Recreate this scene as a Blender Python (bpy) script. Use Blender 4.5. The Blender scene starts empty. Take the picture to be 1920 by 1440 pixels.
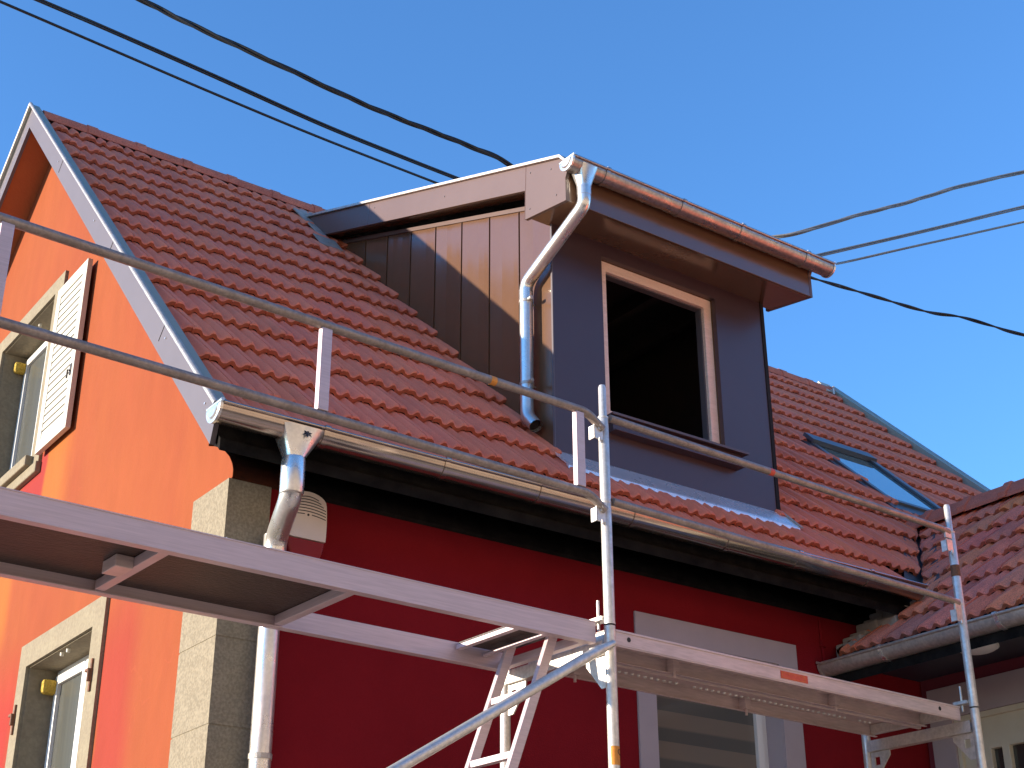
import bpy, bmesh, math, random
from mathutils import Vector, Matrix
from mathutils.geometry import tessellate_polygon
random.seed(7)
R = math.radians
# ------------------------------------------------------------------ camera, light, exposure
scn = bpy.context.scene
cam_d = bpy.data.cameras.new("camera"); cam = bpy.data.objects.new("camera", cam_d)
scn.collection.objects.link(cam); scn.camera = cam
cam_d.sensor_width = 36.0; cam_d.lens = 51.54; cam_d.clip_start = 0.05; cam_d.clip_end = 3000
def cam_axes(yaw, pit, rol):
    f = Vector((math.sin(yaw)*math.cos(pit), math.cos(yaw)*math.cos(pit), math.sin(pit)))
    r = Vector((math.cos(yaw), -math.sin(yaw), 0)); u = r.cross(f)
    return r*math.cos(rol)+u*math.sin(rol), u*math.cos(rol)-r*math.sin(rol), f
cr, cu, cf = cam_axes(R(35.81), R(25.26), R(-0.2))
M = Matrix.Identity(4)
for i in range(3): M[i][0] = cr[i]; M[i][1] = cu[i]; M[i][2] = -cf[i]
M.translation = Vector((0, 0, 1.6)); cam.matrix_world = M
scn.render.resolution_x = 1024; scn.render.resolution_y = 768

SUN = Vector((-1.0, 0.42, 0.184)).normalized()          # towards the sun: low, from the left
elev = math.asin(SUN.z); azim = math.atan2(SUN.x, SUN.y)
sd = bpy.data.lights.new("sun", 'SUN'); sd.energy = 3.3; sd.angle = R(0.53); sd.color = (1.0, 0.86, 0.70)
sun = bpy.data.objects.new("sun", sd); scn.collection.objects.link(sun)
sun.rotation_euler = SUN.to_track_quat('Z', 'Y').to_euler(); sun.location = SUN*50
w = bpy.data.worlds.new("World"); scn.world = w; w.use_nodes = True
nt = w.node_tree; bg = nt.nodes['Background']
sky = nt.nodes.new('ShaderNodeTexSky'); sky.sky_type = 'NISHITA'; sky.sun_disc = False
sky.sun_elevation = elev; sky.sun_rotation = azim; sky.altitude = 200; sky.air_density = 1.0; sky.dust_density = 0.0; sky.ozone_density = 5.3
nt.links.new(sky.outputs[0], bg.inputs[0]); bg.inputs[1].default_value = 0.15
scn.view_settings.view_transform = 'Standard'; scn.view_settings.look = 'None'
scn.view_settings.exposure = 1.6; scn.view_settings.gamma = 1.0

# ------------------------------------------------------------------ helpers
C = scn.collection
class MB:
    """collects faces in world coordinates, built as ONE mesh object"""
    def __init__(s): s.v = []; s.f = []; s.c = []; s.col = None
    def face(s, pts):
        n = len(s.v); s.v += [tuple(p) for p in pts]; s.f.append(tuple(range(n, n+len(pts)))); s.c.append(s.col)
    def mesh(s, vs, fs):
        n = len(s.v); s.v += [tuple(p) for p in vs]
        for f in fs: s.f.append(tuple(i+n for i in f)); s.c.append(s.col)
    def box(s, x0, x1, y0, y1, z0, z1, T=None):
        vs = [Vector((x, y, z)) for x in (x0, x1) for y in (y0, y1) for z in (z0, z1)]
        if T: vs = [T(p) for p in vs]
        s.mesh(vs, [(0,1,3,2),(4,6,7,5),(0,4,5,1),(2,3,7,6),(0,2,6,4),(1,5,7,3)]); return s
    def prism(s, poly, a, b, ax='x', holes=()):
        """poly of 2D points; ax = extrude axis; 2D = the other two axes in order"""
        def P(q, d):
            return {'x': (d, q[0], q[1]), 'y': (q[0], d, q[1]), 'z': (q[0], q[1], d)}[ax]
        loops = [list(poly)]+[list(h) for h in holes]
        tris = tessellate_polygon([[Vector((q[0], q[1], 0)) for q in l] for l in loops])
        flat = [q for l in loops for q in l]
        n = len(s.v); m = len(flat)
        s.v += [P(q, a) for q in flat]+[P(q, b) for q in flat]
        for t in tris:
            s.f.append(tuple(n+i for i in t)); s.f.append(tuple(n+m+i for i in reversed(t))); s.c += [s.col]*2
        k = 0
        for l in loops:
            L = len(l)
            for i in range(L):
                j = (i+1) % L
                s.f.append((n+k+i, n+k+j, n+m+k+j, n+m+k+i)); s.c.append(s.col)
            k += L
        return s
    def tube(s, pts, r, seg=14, fillet=0.0, caps=True, hollow=False, sub=6):
        pts = [Vector(p) for p in pts]
        if fillet > 0 and len(pts) > 2:
            out = [pts[0]]
            for i in range(1, len(pts)-1):
                a, b, c = pts[i-1], pts[i], pts[i+1]
                d = min(fillet, (a-b).length*.49, (c-b).length*.49)
                p, q = b+(a-b).normalized()*d, b+(c-b).normalized()*d
                for k in range(sub+1):
                    t = k/sub; out.append(p*(1-t)**2+b*2*t*(1-t)+q*t*t)
            out.append(pts[-1]); pts = out
        n = len(s.v); up = None
        for i, p in enumerate(pts):
            d = (pts[min(i+1, len(pts)-1)]-pts[max(i-1, 0)]).normalized()
            if up is None: up = Vector((0, 0, 1)) if abs(d.z) < .9 else Vector((1, 0, 0))
            a = (up-d*up.dot(d)).normalized(); b = d.cross(a); up = a
            rr = r[i] if isinstance(r, (list, tuple)) else r
            for k in range(seg):
                t = 2*math.pi*k/seg; s.v.append(tuple(p+a*rr*math.cos(t)+b*rr*math.sin(t)))
        for i in range(len(pts)-1):
            for k in range(seg):
                k2 = (k+1) % seg
                s.f.append((n+i*seg+k, n+i*seg+k2, n+(i+1)*seg+k2, n+(i+1)*seg+k)); s.c.append(s.col)
        if caps:
            s.f.append(tuple(n+k for k in reversed(range(seg)))); s.c.append(s.col)
            if not hollow:
                s.f.append(tuple(n+(len(pts)-1)*seg+k for k in range(seg))); s.c.append(s.col)
        return s
    def build(s, name, mat, parent=None, smooth=False, bevel=0.0, label=None):
        me = bpy.data.meshes.new(name)
        root = parent
        while root is not None and root.parent is not None: root = root.parent
        off = Vector(root.location) if root is not None else Vector((0, 0, 0))
        me.from_pydata([tuple(Vector(p)-off) for p in s.v], [], s.f)
        if any(c is not None for c in s.c):
            at = me.color_attributes.new('tone', 'FLOAT_COLOR', 'CORNER'); i = 0
            for f, c in zip(me.polygons, s.c):
                for _ in f.loop_indices: at.data[i].color = (c or (1, 1, 1))+(1,); i += 1
        bm = bmesh.new(); bm.from_mesh(me); bmesh.ops.recalc_face_normals(bm, faces=bm.faces); bm.to_mesh(me); bm.free()
        me.materials.append(mat)
        if smooth:
            for p in me.polygons: p.use_smooth = True
            try: me.set_sharp_from_angle(angle=R(38))
            except Exception: pass
        o = bpy.data.objects.new(name, me); C.objects.link(o)
        if parent is not None: o.parent = parent
        if bevel:
            b = o.modifiers.new('bevel', 'BEVEL'); b.width = bevel; b.segments = 2; b.limit_method = 'ANGLE'
            b.angle_limit = R(40)
        if label: o['label'] = label
        return o
def thing(name, label, cat, loc, group=None):
    o = bpy.data.objects.new(name, None); C.objects.link(o); o.location = loc; o.empty_display_size = .2
    o['label'] = label; o['category'] = cat
    if group: o['group'] = group
    return o
def tag(o, label, cat, group=None):
    o['label'] = label; o['category'] = cat
    if group: o['group'] = group
    return o

# ------------------------------------------------------------------ materials
def mat(name, col, rough=.7, metal=0., col2=None, nscale=4., namt=.5, bump=0., bscale=60., spec=.5, stretch=None,
        tone=False, coat=0., rvar=0., dist=0.02, grain=None):
    m = bpy.data.materials.new(name); m.use_nodes = True; t = m.node_tree; b = t.nodes['Principled BSDF']
    N = t.nodes.new; L = t.links.new
    b.inputs['Roughness'].default_value = rough; b.inputs['Metallic'].default_value = metal
    b.inputs['Specular IOR Level'].default_value = spec; b.inputs['Coat Weight'].default_value = coat
    b.inputs['Coat Roughness'].default_value = .12
    b.inputs['Base Color'].default_value = (*col, 1)
    geo = N('ShaderNodeNewGeometry'); mp = N('ShaderNodeMapping'); L(geo.outputs['Position'], mp.inputs[0])
    if stretch: mp.inputs['Scale'].default_value = stretch
    out = None
    if col2:
        n = N('ShaderNodeTexNoise'); n.inputs['Scale'].default_value = nscale; n.inputs['Detail'].default_value = 6
        n.inputs['Roughness'].default_value = .65
        L(mp.outputs[0], n.inputs[0])
        r = N('ShaderNodeValToRGB'); r.color_ramp.elements[0].position = .5-namt*.35; r.color_ramp.elements[1].position = .5+namt*.35
        r.color_ramp.elements[0].color = (*col, 1); r.color_ramp.elements[1].color = (*col2, 1)
        L(n.outputs[0], r.inputs[0]); out = r.outputs[0]
        if rvar:
            mr = N('ShaderNodeMapRange'); mr.inputs[1].default_value = .3; mr.inputs[2].default_value = .7
            mr.inputs[3].default_value = max(.05, rough-rvar); mr.inputs[4].default_value = rough+rvar
            L(n.outputs[0], mr.inputs[0]); L(mr.outputs[0], b.inputs['Roughness'])
    if grain:
        g = N('ShaderNodeTexNoise'); g.inputs['Scale'].default_value = grain[0]; g.inputs['Detail'].default_value = 3
        L(mp.outputs[0], g.inputs[0])
        mr = N('ShaderNodeMapRange'); mr.inputs[1].default_value = .38; mr.inputs[2].default_value = .62
        mr.inputs[3].default_value = 1-grain[1]; mr.inputs[4].default_value = 1+grain[1]*.4
        L(g.outputs[0], mr.inputs[0])
        mx = N('ShaderNodeMix'); mx.data_type = 'RGBA'; mx.blend_type = 'MULTIPLY'; mx.inputs[0].default_value = 1
        if out: L(out, mx.inputs['A'])
        else: mx.inputs['A'].default_value = (*col, 1)
        L(mr.outputs[0], mx.inputs['B']); out = mx.outputs['Result']
    if tone:
        a = N('ShaderNodeVertexColor'); a.layer_name = 'tone'
        mx = N('ShaderNodeMix'); mx.data_type = 'RGBA'; mx.blend_type = 'MULTIPLY'; mx.inputs[0].default_value = 1
        if out: L(out, mx.inputs['A'])
        else: mx.inputs['A'].default_value = (*col, 1)
        L(a.outputs[0], mx.inputs['B']); out = mx.outputs['Result']
    if out: L(out, b.inputs['Base Color'])
    if bump:
        n = N('ShaderNodeTexNoise'); n.inputs['Scale'].default_value = bscale; n.inputs['Detail'].default_value = 5
        L(mp.outputs[0], n.inputs[0]); bp = N('ShaderNodeBump'); bp.inputs['Strength'].default_value = bump
        bp.inputs['Distance'].default_value = dist
        L(n.outputs[0], bp.inputs['Height']); L(bp.outputs[0], b.inputs['Normal'])
    return m

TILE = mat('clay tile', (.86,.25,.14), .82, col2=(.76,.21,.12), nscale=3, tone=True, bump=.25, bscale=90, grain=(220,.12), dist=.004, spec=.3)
TILE_OLD = mat('weathered clay tile', (.90,.27,.16), .8, col2=(.68,.20,.13), nscale=6, tone=True, bump=.35, bscale=70, grain=(160,.25), dist=.005, spec=.3)
RED = mat('dark red render', (.225,.010,.0155), .92, col2=(.19,.008,.0125), nscale=1.5, bump=.35, bscale=110, dist=.006, spec=.1, grain=(240,.08))
CREAM = mat('cream render', (.27,.23,.155), .9, col2=(.23,.19,.13), nscale=9, bump=.4, bscale=60, dist=.006, grain=(45,.10), spec=.2)
STONE = mat('scratched cream plaster', (.275,.235,.165), .92, col2=(.225,.188,.13), nscale=14, namt=.8, bump=.5, bscale=70, dist=.006, grain=(75,.20), spec=.2)
GREYP = mat('grey window surround paint', (.42,.35,.36), .85, col2=(.38,.32,.33), nscale=3, bump=.25, bscale=90, dist=.004)
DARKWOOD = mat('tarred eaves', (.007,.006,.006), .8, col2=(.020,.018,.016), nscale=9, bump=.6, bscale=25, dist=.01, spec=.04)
BLACK = mat('dark interior', (.012,.008,.007), .9)
ORSOF = mat('orange painted soffit', (.38,.11,.03), .8, col2=(.33,.09,.026), nscale=3, bump=.2)
FASCIA = mat('mauve grey coated fascia', (.115,.097,.108), .5, col2=(.10,.085,.095), nscale=2, spec=.4)
VERGE = mat('grey green verge flashing', (.33,.34,.26), .5, .25, col2=(.30,.34,.29), nscale=5, rvar=.1)
ZINC = mat('bright zinc', (.84,.82,.77), .30, .85, col2=(.72,.70,.66), nscale=7, rvar=.08, grain=(60,.06), bump=.02, bscale=7, dist=.01)
ZINC_G = mat('gutter zinc', (.50,.415,.355), .20, .95, col2=(.43,.35,.30), nscale=3, stretch=(.3,1,1), rvar=.06, grain=(40,.05), bump=.02, bscale=6)
ZINC_OLD = mat('dull zinc', (.62,.57,.50), .45, .7, col2=(.48,.44,.39), nscale=10, rvar=.12, grain=(50,.15), bump=.08, bscale=12)
ZINC_BROWN = mat('copper tinted gutter', (.46,.44,.425), .32, .9, col2=(.38,.36,.345), nscale=8, rvar=.12, grain=(50,.15), bump=.08, bscale=10)
LEAD = mat('lead flashing', (.40,.35,.31), .8, .0, col2=(.28,.25,.22), nscale=14, rvar=.12, bump=.4, bscale=20)
DLEAD = mat('dark lead', (.10,.10,.105), .6, .3, col2=(.06,.06,.065), nscale=14, bump=.4, bscale=20)
BROWN = mat('brown coated cladding', (.135,.072,.040), .20, col2=(.12,.062,.034), nscale=2, bump=.10, bscale=3.5, dist=.02, spec=.6, coat=.35)
BROWNM = mat('matt brown coated sheet', (.125,.078,.068), .42, col2=(.11,.068,.06), nscale=2, spec=.5, bump=.06, bscale=5)
ANTH = mat('dark front cladding', (.070,.040,.045), .4, col2=(.062,.035,.04), nscale=2, bump=.05, bscale=4, spec=.5, coat=.08)
WOOD = mat('bare pine frame', (.92,.68,.56), .6, col2=(.82,.58,.46), nscale=5, stretch=(1,1,9), grain=(40,.1))
WHITE = mat('white shutter paint', (.52,.49,.40), .5, col2=(.48,.45,.37), nscale=6)
PVC = mat('white window frame', (.72,.71,.67), .35, spec=.5)
GALV = mat('galvanised tube', (.80,.76,.70), .42, .6, col2=(.60,.57,.52), nscale=14, rvar=.10, grain=(60,.10), bump=.04, bscale=50, dist=.003)
GALV_RUST = mat('weathered guard rail tube', (.42,.35,.31), .5, .5, col2=(.27,.215,.18), nscale=12, namt=.7, rvar=.1, grain=(70,.15), bump=.08, bscale=60, dist=.003)
ALU = mat('dull aluminium beam', (.68,.55,.57), .5, .4, col2=(.56,.45,.47), nscale=7, namt=.7, stretch=(.7,.7,16), rvar=.08, grain=(14,.10))
STEELB = mat('steel plank', (.72,.58,.56), .5, .4, col2=(.58,.465,.445), nscale=4, stretch=(.7,.7,6), rvar=.08, grain=(20,.08))
PLY = mat('phenolic plywood', (.030,.015,.013), .5, col2=(.055,.030,.020), nscale=5, stretch=(2,6,1), namt=.6, bump=.3, bscale=18)
RUBBER = mat('black cable', (.012,.012,.014), .45, spec=.5)
GREYCABLE = mat('grey cable', (.24,.23,.22), .5, col2=(.16,.155,.15), nscale=30)
SIREN = mat('aged white plastic', (.78,.66,.56), .4, col2=(.74,.62,.52), nscale=7)
LENS = mat('red plastic lens', (.26,.015,.015), .3, spec=.25)
FOAM = mat('yellow foam', (.55,.36,.05), .9, bump=1, bscale=60)
RUST = mat('rust', (.22,.09,.04), .8, col2=(.10,.05,.03), nscale=40)
STICK_O = mat('orange sticker', (.75,.30,.04), .5, col2=(.62,.22,.03), nscale=60)
STICK_R = mat('red sticker', (.72,.10,.05), .5, col2=(.60,.07,.03), nscale=50)
INK = mat('black ink', (.02,.015,.015), .6)
ASPH = mat('asphalt', (.055,.055,.055), .9, col2=(.085,.08,.075), nscale=1.5, bump=.4, bscale=120, grain=(200,.3))
GROUND = mat('pale gravel yard', (.50,.42,.33), .95, col2=(.42,.35,.27), nscale=2.2, bump=.5, bscale=60, grain=(90,.3))
def glassmat(name, col, rough=.04, spec=1.):
    m = mat(name, col, rough, spec=spec); return m
GLASS = glassmat('window glass', (.035,.04,.035), .03)
SKYGLASS = mat('roof window glass', (.34,.50,.50), .03, .8)

def stucco_orange():
    m = bpy.data.materials.new('orange render'); m.use_nodes = True; t = m.node_tree; b = t.nodes['Principled BSDF']
    N = t.nodes.new; L = t.links.new
    geo = N('ShaderNodeNewGeometry'); sp = N('ShaderNodeSeparateXYZ')
    n0 = N('ShaderNodeTexNoise'); n0.inputs['Scale'].default_value = 2.5; n0.inputs['Detail'].default_value = 4; L(geo.outputs['Position'], n0.inputs[0])
    # wobble the stain outlines
    ad = N('ShaderNodeVectorMath'); ad.operation = 'MULTIPLY_ADD'; L(n0.outputs[1], ad.inputs[0]); ad.inputs[1].default_value = (.14,.14,.14); L(geo.outputs['Position'], ad.inputs[2])
    L(ad.outputs[0], sp.inputs[0])
    def rng(sock, a, b_):
        r = N('ShaderNodeMapRange'); r.interpolation_type = 'SMOOTHSTEP'; r.inputs[1].default_value = a; r.inputs[2].default_value = b_
        L(sock, r.inputs[0]); return r.outputs[0]
    def mul(a, b_):
        q = N('ShaderNodeMath'); q.operation = 'MULTIPLY'; L(a, q.inputs[0]); L(b_, q.inputs[1]); return q.outputs[0]
    def mx(fac, a, colb, k=1.):
        q = N('ShaderNodeMix'); q.data_type = 'RGBA'
        f = N('ShaderNodeMath'); f.operation = 'MULTIPLY'; L(fac, f.inputs[0]); f.inputs[1].default_value = k; L(f.outputs[0], q.inputs[0])
        L(a, q.inputs['A']); q.inputs['B'].default_value = (*colb, 1); return q.outputs['Result']
    n1 = N('ShaderNodeTexNoise'); n1.inputs['Scale'].default_value = .8; n1.inputs['Detail'].default_value = 7; n1.inputs['Roughness'].default_value = .6
    mp = N('ShaderNodeMapping'); mp.inputs['Scale'].default_value = (1, 1.6, .7); L(geo.outputs['Position'], mp.inputs[0]); L(mp.outputs[0], n1.inputs[0])
    cr_ = N('ShaderNodeValToRGB'); cr_.color_ramp.elements[0].position = .36; cr_.color_ramp.elements[1].position = .64
    cr_.color_ramp.elements[0].color = (.262,.062,.025,1); cr_.color_ramp.elements[1].color = (.275,.071,.025,1); L(n1.outputs[0], cr_.inputs[0])
    c = cr_.outputs[0]; y = sp.outputs['Y']; z = sp.outputs['Z']
    c = mx(mul(mul(rng(y, 7.14, 7.42), rng(y, 7.75, 7.70)), rng(z, 4.3, 3.6)), c, (.27,.038,.026), .85)     # patch beside the lower window
    c = mx(mul(rng(y, 9.05, 9.3), rng(z, 4.3, 3.6)), c, (.30,.028,.024), .85)
    c = mx(mul(mul(rng(y, 9.19, 9.22), rng(y, 9.75, 9.65)), mul(rng(z, 5.47, 5.44), rng(z, 4.75, 4.85))), c, (.28,.03,.03), .85)
    c = mx(mul(mul(rng(y, 8.6, 9.0), rng(y, 9.25, 9.20)), mul(rng(z, 5.65, 5.45), rng(z, 4.5, 4.8))), c, (.37,.12,.025), .7)
    c = mx(mul(mul(rng(y, 9.5, 9.7), rng(y, 10.4, 10.2)), mul(rng(z, 5.1, 4.9), rng(z, 4.0, 4.4))), c, (.37,.12,.025), .7)
    n2 = N('ShaderNodeTexNoise'); n2.inputs['Scale'].default_value = 7; n2.inputs['Detail'].default_value = 8
    mp2 = N('ShaderNodeMapping'); mp2.inputs['Scale'].default_value = (1, 1, .35); L(geo.outputs['Position'], mp2.inputs[0]); L(mp2.outputs[0], n2.inputs[0])
    mr = N('ShaderNodeMapRange'); mr.inputs[1].default_value = .35; mr.inputs[2].default_value = .65; mr.inputs[3].default_value = .95; mr.inputs[4].default_value = 1.02; L(n2.outputs[0], mr.inputs[0])
    q = N('ShaderNodeMix'); q.data_type = 'RGBA'; q.blend_type = 'MULTIPLY'; q.inputs[0].default_value = 1; L(c, q.inputs['A']); L(mr.outputs[0], q.inputs['B']); c = q.outputs['Result']
    # hairline cracks
    v = N('ShaderNodeTexVoronoi'); v.feature = 'DISTANCE_TO_EDGE'; v.inputs['Scale'].default_value = .9
    nz = N('ShaderNodeTexNoise'); nz.inputs['Scale'].default_value = 5; nz.inputs['Detail'].default_value = 6; L(geo.outputs['Position'], nz.inputs[0])
    a2 = N('ShaderNodeVectorMath'); a2.operation = 'MULTIPLY_ADD'; L(nz.outputs[1], a2.inputs[0]); a2.inputs[1].default_value = (.5,.5,.5); L(geo.outputs['Position'], a2.inputs[2]); L(a2.outputs[0], v.inputs['Vector'])
    n3 = N('ShaderNodeTexNoise'); n3.inputs['Scale'].default_value = 1.1; L(geo.outputs['Position'], n3.inputs[0])
    ck = mul(rng(v.outputs[0], .006, .002), rng(n3.outputs[0], .55, .60))
    c = mx(ck, c, (.30,.07,.03), .55)
    L(c, b.inputs['Base Color']); b.inputs['Roughness'].default_value = .93; b.inputs['Specular IOR Level'].default_value = .15
    nb = N('ShaderNodeTexNoise'); nb.inputs['Scale'].default_value = 70; nb.inputs['Detail'].default_value = 6; L(geo.outputs['Position'], nb.inputs[0])
    nb2 = N('ShaderNodeTexNoise'); nb2.inputs['Scale'].default_value = 6; nb2.inputs['Detail'].default_value = 5; L(geo.outputs['Position'], nb2.inputs[0])
    sm = N('ShaderNodeMath'); sm.operation = 'MULTIPLY_ADD'; L(nb2.outputs[0], sm.inputs[0]); sm.inputs[1].default_value = 3.; L(nb.outputs[0], sm.inputs[2])
    bp = N('ShaderNodeBump'); bp.inputs['Strength'].default_value = .4; bp.inputs['Distance'].default_value = .004
    L(sm.outputs[0], bp.inputs['Height']); L(bp.outputs[0], b.inputs['Normal'])
    return m
ORANGE = stucco_orange()
def stripe_blind():
    m = bpy.data.materials.new('zebra blind'); m.use_nodes = True; t = m.node_tree; b = t.nodes['Principled BSDF']
    N = t.nodes.new; L = t.links.new
    geo = N('ShaderNodeNewGeometry'); sp = N('ShaderNodeSeparateXYZ'); L(geo.outputs['Position'], sp.inputs[0])
    a = N('ShaderNodeMath'); a.operation = 'MODULO'; L(sp.outputs['Z'], a.inputs[0]); a.inputs[1].default_value = .175
    r = N('ShaderNodeValToRGB'); e = r.color_ramp.elements
    e[0].position = .070; e[0].color = (.085,.080,.066,1); e[1].position = .085; e[1].color = (.17,.135,.10,1)
    L(a.outputs[0], r.inputs[0]); L(r.outputs[0], b.inputs['Base Color']); b.inputs['Roughness'].default_value = .8; b.inputs['Coat Weight'].default_value = .8; b.inputs['Coat Roughness'].default_value = .02
    return m
BLIND = stripe_blind()
def clearglass():
    m = bpy.data.materials.new('clear pane'); m.use_nodes = True; t = m.node_tree
    N = t.nodes.new; L = t.links.new; b = t.nodes['Principled BSDF']; t.nodes.remove(b)
    g = N('ShaderNodeBsdfGlossy'); g.inputs['Roughness'].default_value = .02; tr = N('ShaderNodeBsdfTransparent'); tr.inputs[0].default_value = (.80,.85,.80,1)
    fr = N('ShaderNodeFresnel'); fr.inputs[0].default_value = 1.6; mxs = N('ShaderNodeMixShader')
    L(fr.outputs[0], mxs.inputs[0]); L(tr.outputs[0], mxs.inputs[1]); L(g.outputs[0], mxs.inputs[2]); L(mxs.outputs[0], t.nodes['Material Output'].inputs[0])
    return m
CLEAR = clearglass()

# ------------------------------------------------------------------ the setting
g = MB(); g.face([(-400,-400,0),(400,-400,0),(400,400,0),(-400,400,0)])
o = g.build('ground', GROUND); o['kind'] = 'structure'
g = MB(); g.face([(-300,-6.2,.004),(300,-6.2,.004),(300,-1.2,.004),(-300,-1.2,.004)])
o = g.build('road', ASPH); o['kind'] = 'structure'

NW = mat('warm cream render', (.78,.60,.42), .9, col2=(.72,.54,.37), nscale=2, bump=.3)
def add_unseen_house(x0, x1, yf, h, label):  # unseen house, added to bounce warm sunlight onto the shaded front
    nb = thing('added_bounce_house', label, 'house', ((x0+x1)/2, yf, 0), 'unseen houses added for warm bounce light')
    wn = []
    n_ = int((x1-x0-1.5)/2.6)
    for i in range(n_):
        for z0 in (1.0, 3.9)+((6.6,) if h > 9 else ()):
            a = x0+1.2+2.6*i; wn.append([(a,z0),(a+1.0,z0),(a+1.0,z0+1.3),(a,z0+1.3)])
    ym = yf-4.6
    MB().prism([(x0,0),(x1,0),(x1,h),(x0,h)], yf-.3, yf, 'y', wn).build('front_wall', NW, nb)
    for a in (x0, x1-.3): MB().prism([(yf-9,0),(yf-.31,0),(yf-.31,h),(ym,h+3.6),(yf-9,h)], a, a+.3, 'x').build('gable_wall', NW, nb)
    MB().prism([(yf+.5,h-.2),(ym,h+3.9),(yf-9.7,h-.2),(yf-9.7,h-.4),(ym,h+3.65),(yf+.5,h-.4)], x0-.4, x1+.4, 'x').build('roof', TILE_OLD, nb)
    for q in wn:
        (a, z0), (c, z1) = q[0], q[2]
        wo = MB().prism([(a,z0),(c,z0),(c,z1),(a,z1)], yf-.2, yf-.14, 'y', [[(a+.07,z0+.07),(c-.07,z0+.07),(c-.07,z1-.07),(a+.07,z1-.07)]]).build('window', PVC, nb)
        MB().box(a+.06, c-.06, yf-.18, yf-.17, z0+.06, z1-.06).build('pane', GLASS, wo)
add_unseen_house(-20, -6.5, -7.2, 8.6, 'tall cream house added across the road to bounce warm light, far left behind the viewer')
add_unseen_house(-5.5, 10, -7.0, 9.4, 'tall cream house added across the road to bounce warm light, straight behind the viewer')
add_unseen_house(11, 27, -7.4, 8.8, 'tall cream house added across the road to bounce warm light, to the right behind the viewer')

# ------------------------------------------------------------------ MAIN HOUSE
GX = 2.779; FY = 6.2; S = .9966
def T(y): return 4.429+S*(y-5.841)           # top of the front rake board
def ZT(y): return T(y)-.07                    # tile crest plane
house = thing('house', 'orange and dark red rendered house with clay tile roof and brown dormer', 'house', (GX, FY, 0))
curve = [(6.2,4.228),(6.178,4.240),(6.177,4.276),(6.195,4.316),(6.233,4.363),(6.29,4.41),(6.351,4.449),(6.42,4.481),(6.5,4.51)]
LOW = lambda y: 4.259+1.0078*(y-5.911)
BS = .79
outer = [(6.2,0)]+curve+[(6.5,LOW(6.5)+.02),(10.0,8.40),(13.8,8.40-BS*3.8),(13.8,0)]
h1 = [(7.822,2.52),(8.908,2.52),(8.908,3.871),(7.822,3.871)]
h2 = [(9.44,5.42),(10.60,5.42),(10.60,6.705),(9.44,6.705)]
MB().prism(outer, GX, GX+.32, 'x', [h1, h2]).build('gable_wall', ORANGE, house)
MB().prism([(GX+.322,0),(11.4,0),(11.4,4.25),(GX+.322,4.25)], FY+.001, FY+.30, 'y', [[(5.46,2.45),(6.46,2.45),(6.46,3.86),(5.46,3.86)]]).build('front_wall', RED, house)
# front wall skin over the gable wall's end, in the dark red paint
MB().box(GX+.002, GX+.322, FY-.004, FY+.001, 0, 4.235).build('front_wall_end', RED, house)
b = MB(); b.prism(outer, 11.1, 11.4, 'x'); b.box(GX+.33, 11.09, 13.5, 13.8, 0, 5.2); b.build('rear_wall', ORANGE, house)
# quoin
q = MB()
for z0, z1 in ((0,.60),(.606,1.01),(1.016,1.42),(1.426,1.83),(1.836,2.225),(2.231,2.64),(2.646,3.036),(3.044,3.444),(3.452,3.86),(3.866,4.232)):
    q.prism([(GX-.014,FY-.016),(2.995,FY-.016),(2.995,FY-.004),(GX+.001,FY-.004),(GX+.001,6.592),(GX-.014,6.592)], z0, z1, 'z')
q.prism([(GX-.011,FY-.013),(2.992,FY-.013),(2.992,FY-.004),(GX+.001,FY-.004),(GX+.001,6.588),(GX-.011,6.588)], 0, 4.228, 'z')
q.build('quoin', STONE, house)
# cornice and eaves
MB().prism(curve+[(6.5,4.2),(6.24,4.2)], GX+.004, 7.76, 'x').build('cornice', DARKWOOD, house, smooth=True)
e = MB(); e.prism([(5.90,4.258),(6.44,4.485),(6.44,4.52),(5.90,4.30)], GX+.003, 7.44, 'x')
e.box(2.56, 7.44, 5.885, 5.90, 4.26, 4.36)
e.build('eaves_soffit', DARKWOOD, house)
# rake boards, soffits, verge flashing
def rake(yz0, yz1, wall_side, front):
    pass
b = MB()
b.prism([(5.852,4.44),(5.905,4.255),(10.0,8.380),(10.0,T(10.0)-.001)], 2.529, 2.555, 'x')
fb = b.build('rake_board', FASCIA, house, label='mauve grey rake board on the near slope')
d = MB()
for yy in (8.93, 7.62, 6.62):
    zt = T(yy); MB().prism([(yy,zt-.01),(yy+.004,zt-.004),(yy+.080,zt-.083),(yy+.076,zt-.089)], 2.5275, 2.5292, 'x').build('seam', DARKWOOD, fb)
for yy in (9.05, 8.05, 7.5, 6.6, 6.0):
    MB().tube([(2.529,yy,T(yy)-.09),(2.524,yy,T(yy)-.09)], .006, 8).build('rivet', ZINC, fb)
b = MB(); b.prism([(10.0,T(10.0)-.001),(10.0,8.380),(14.15,8.380-BS*4.15),(14.15,T(10.0)-BS*4.15)], 2.529, 2.555, 'x')
b.build('rake_board', FASCIA, house)
b = MB()
b.prism([(5.95,LOW(5.95)+.012),(10.0,8.392),(10.0,8.42),(5.95,LOW(5.95)+.04)], 2.556, GX-.001, 'x')
b.prism([(10.0,8.392),(14.1,8.392-BS*4.1),(14.1,8.42-BS*4.1),(10.0,8.42)], 2.556, GX-.001, 'x')
b.build('rake_soffit', ORSOF, house)
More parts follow.
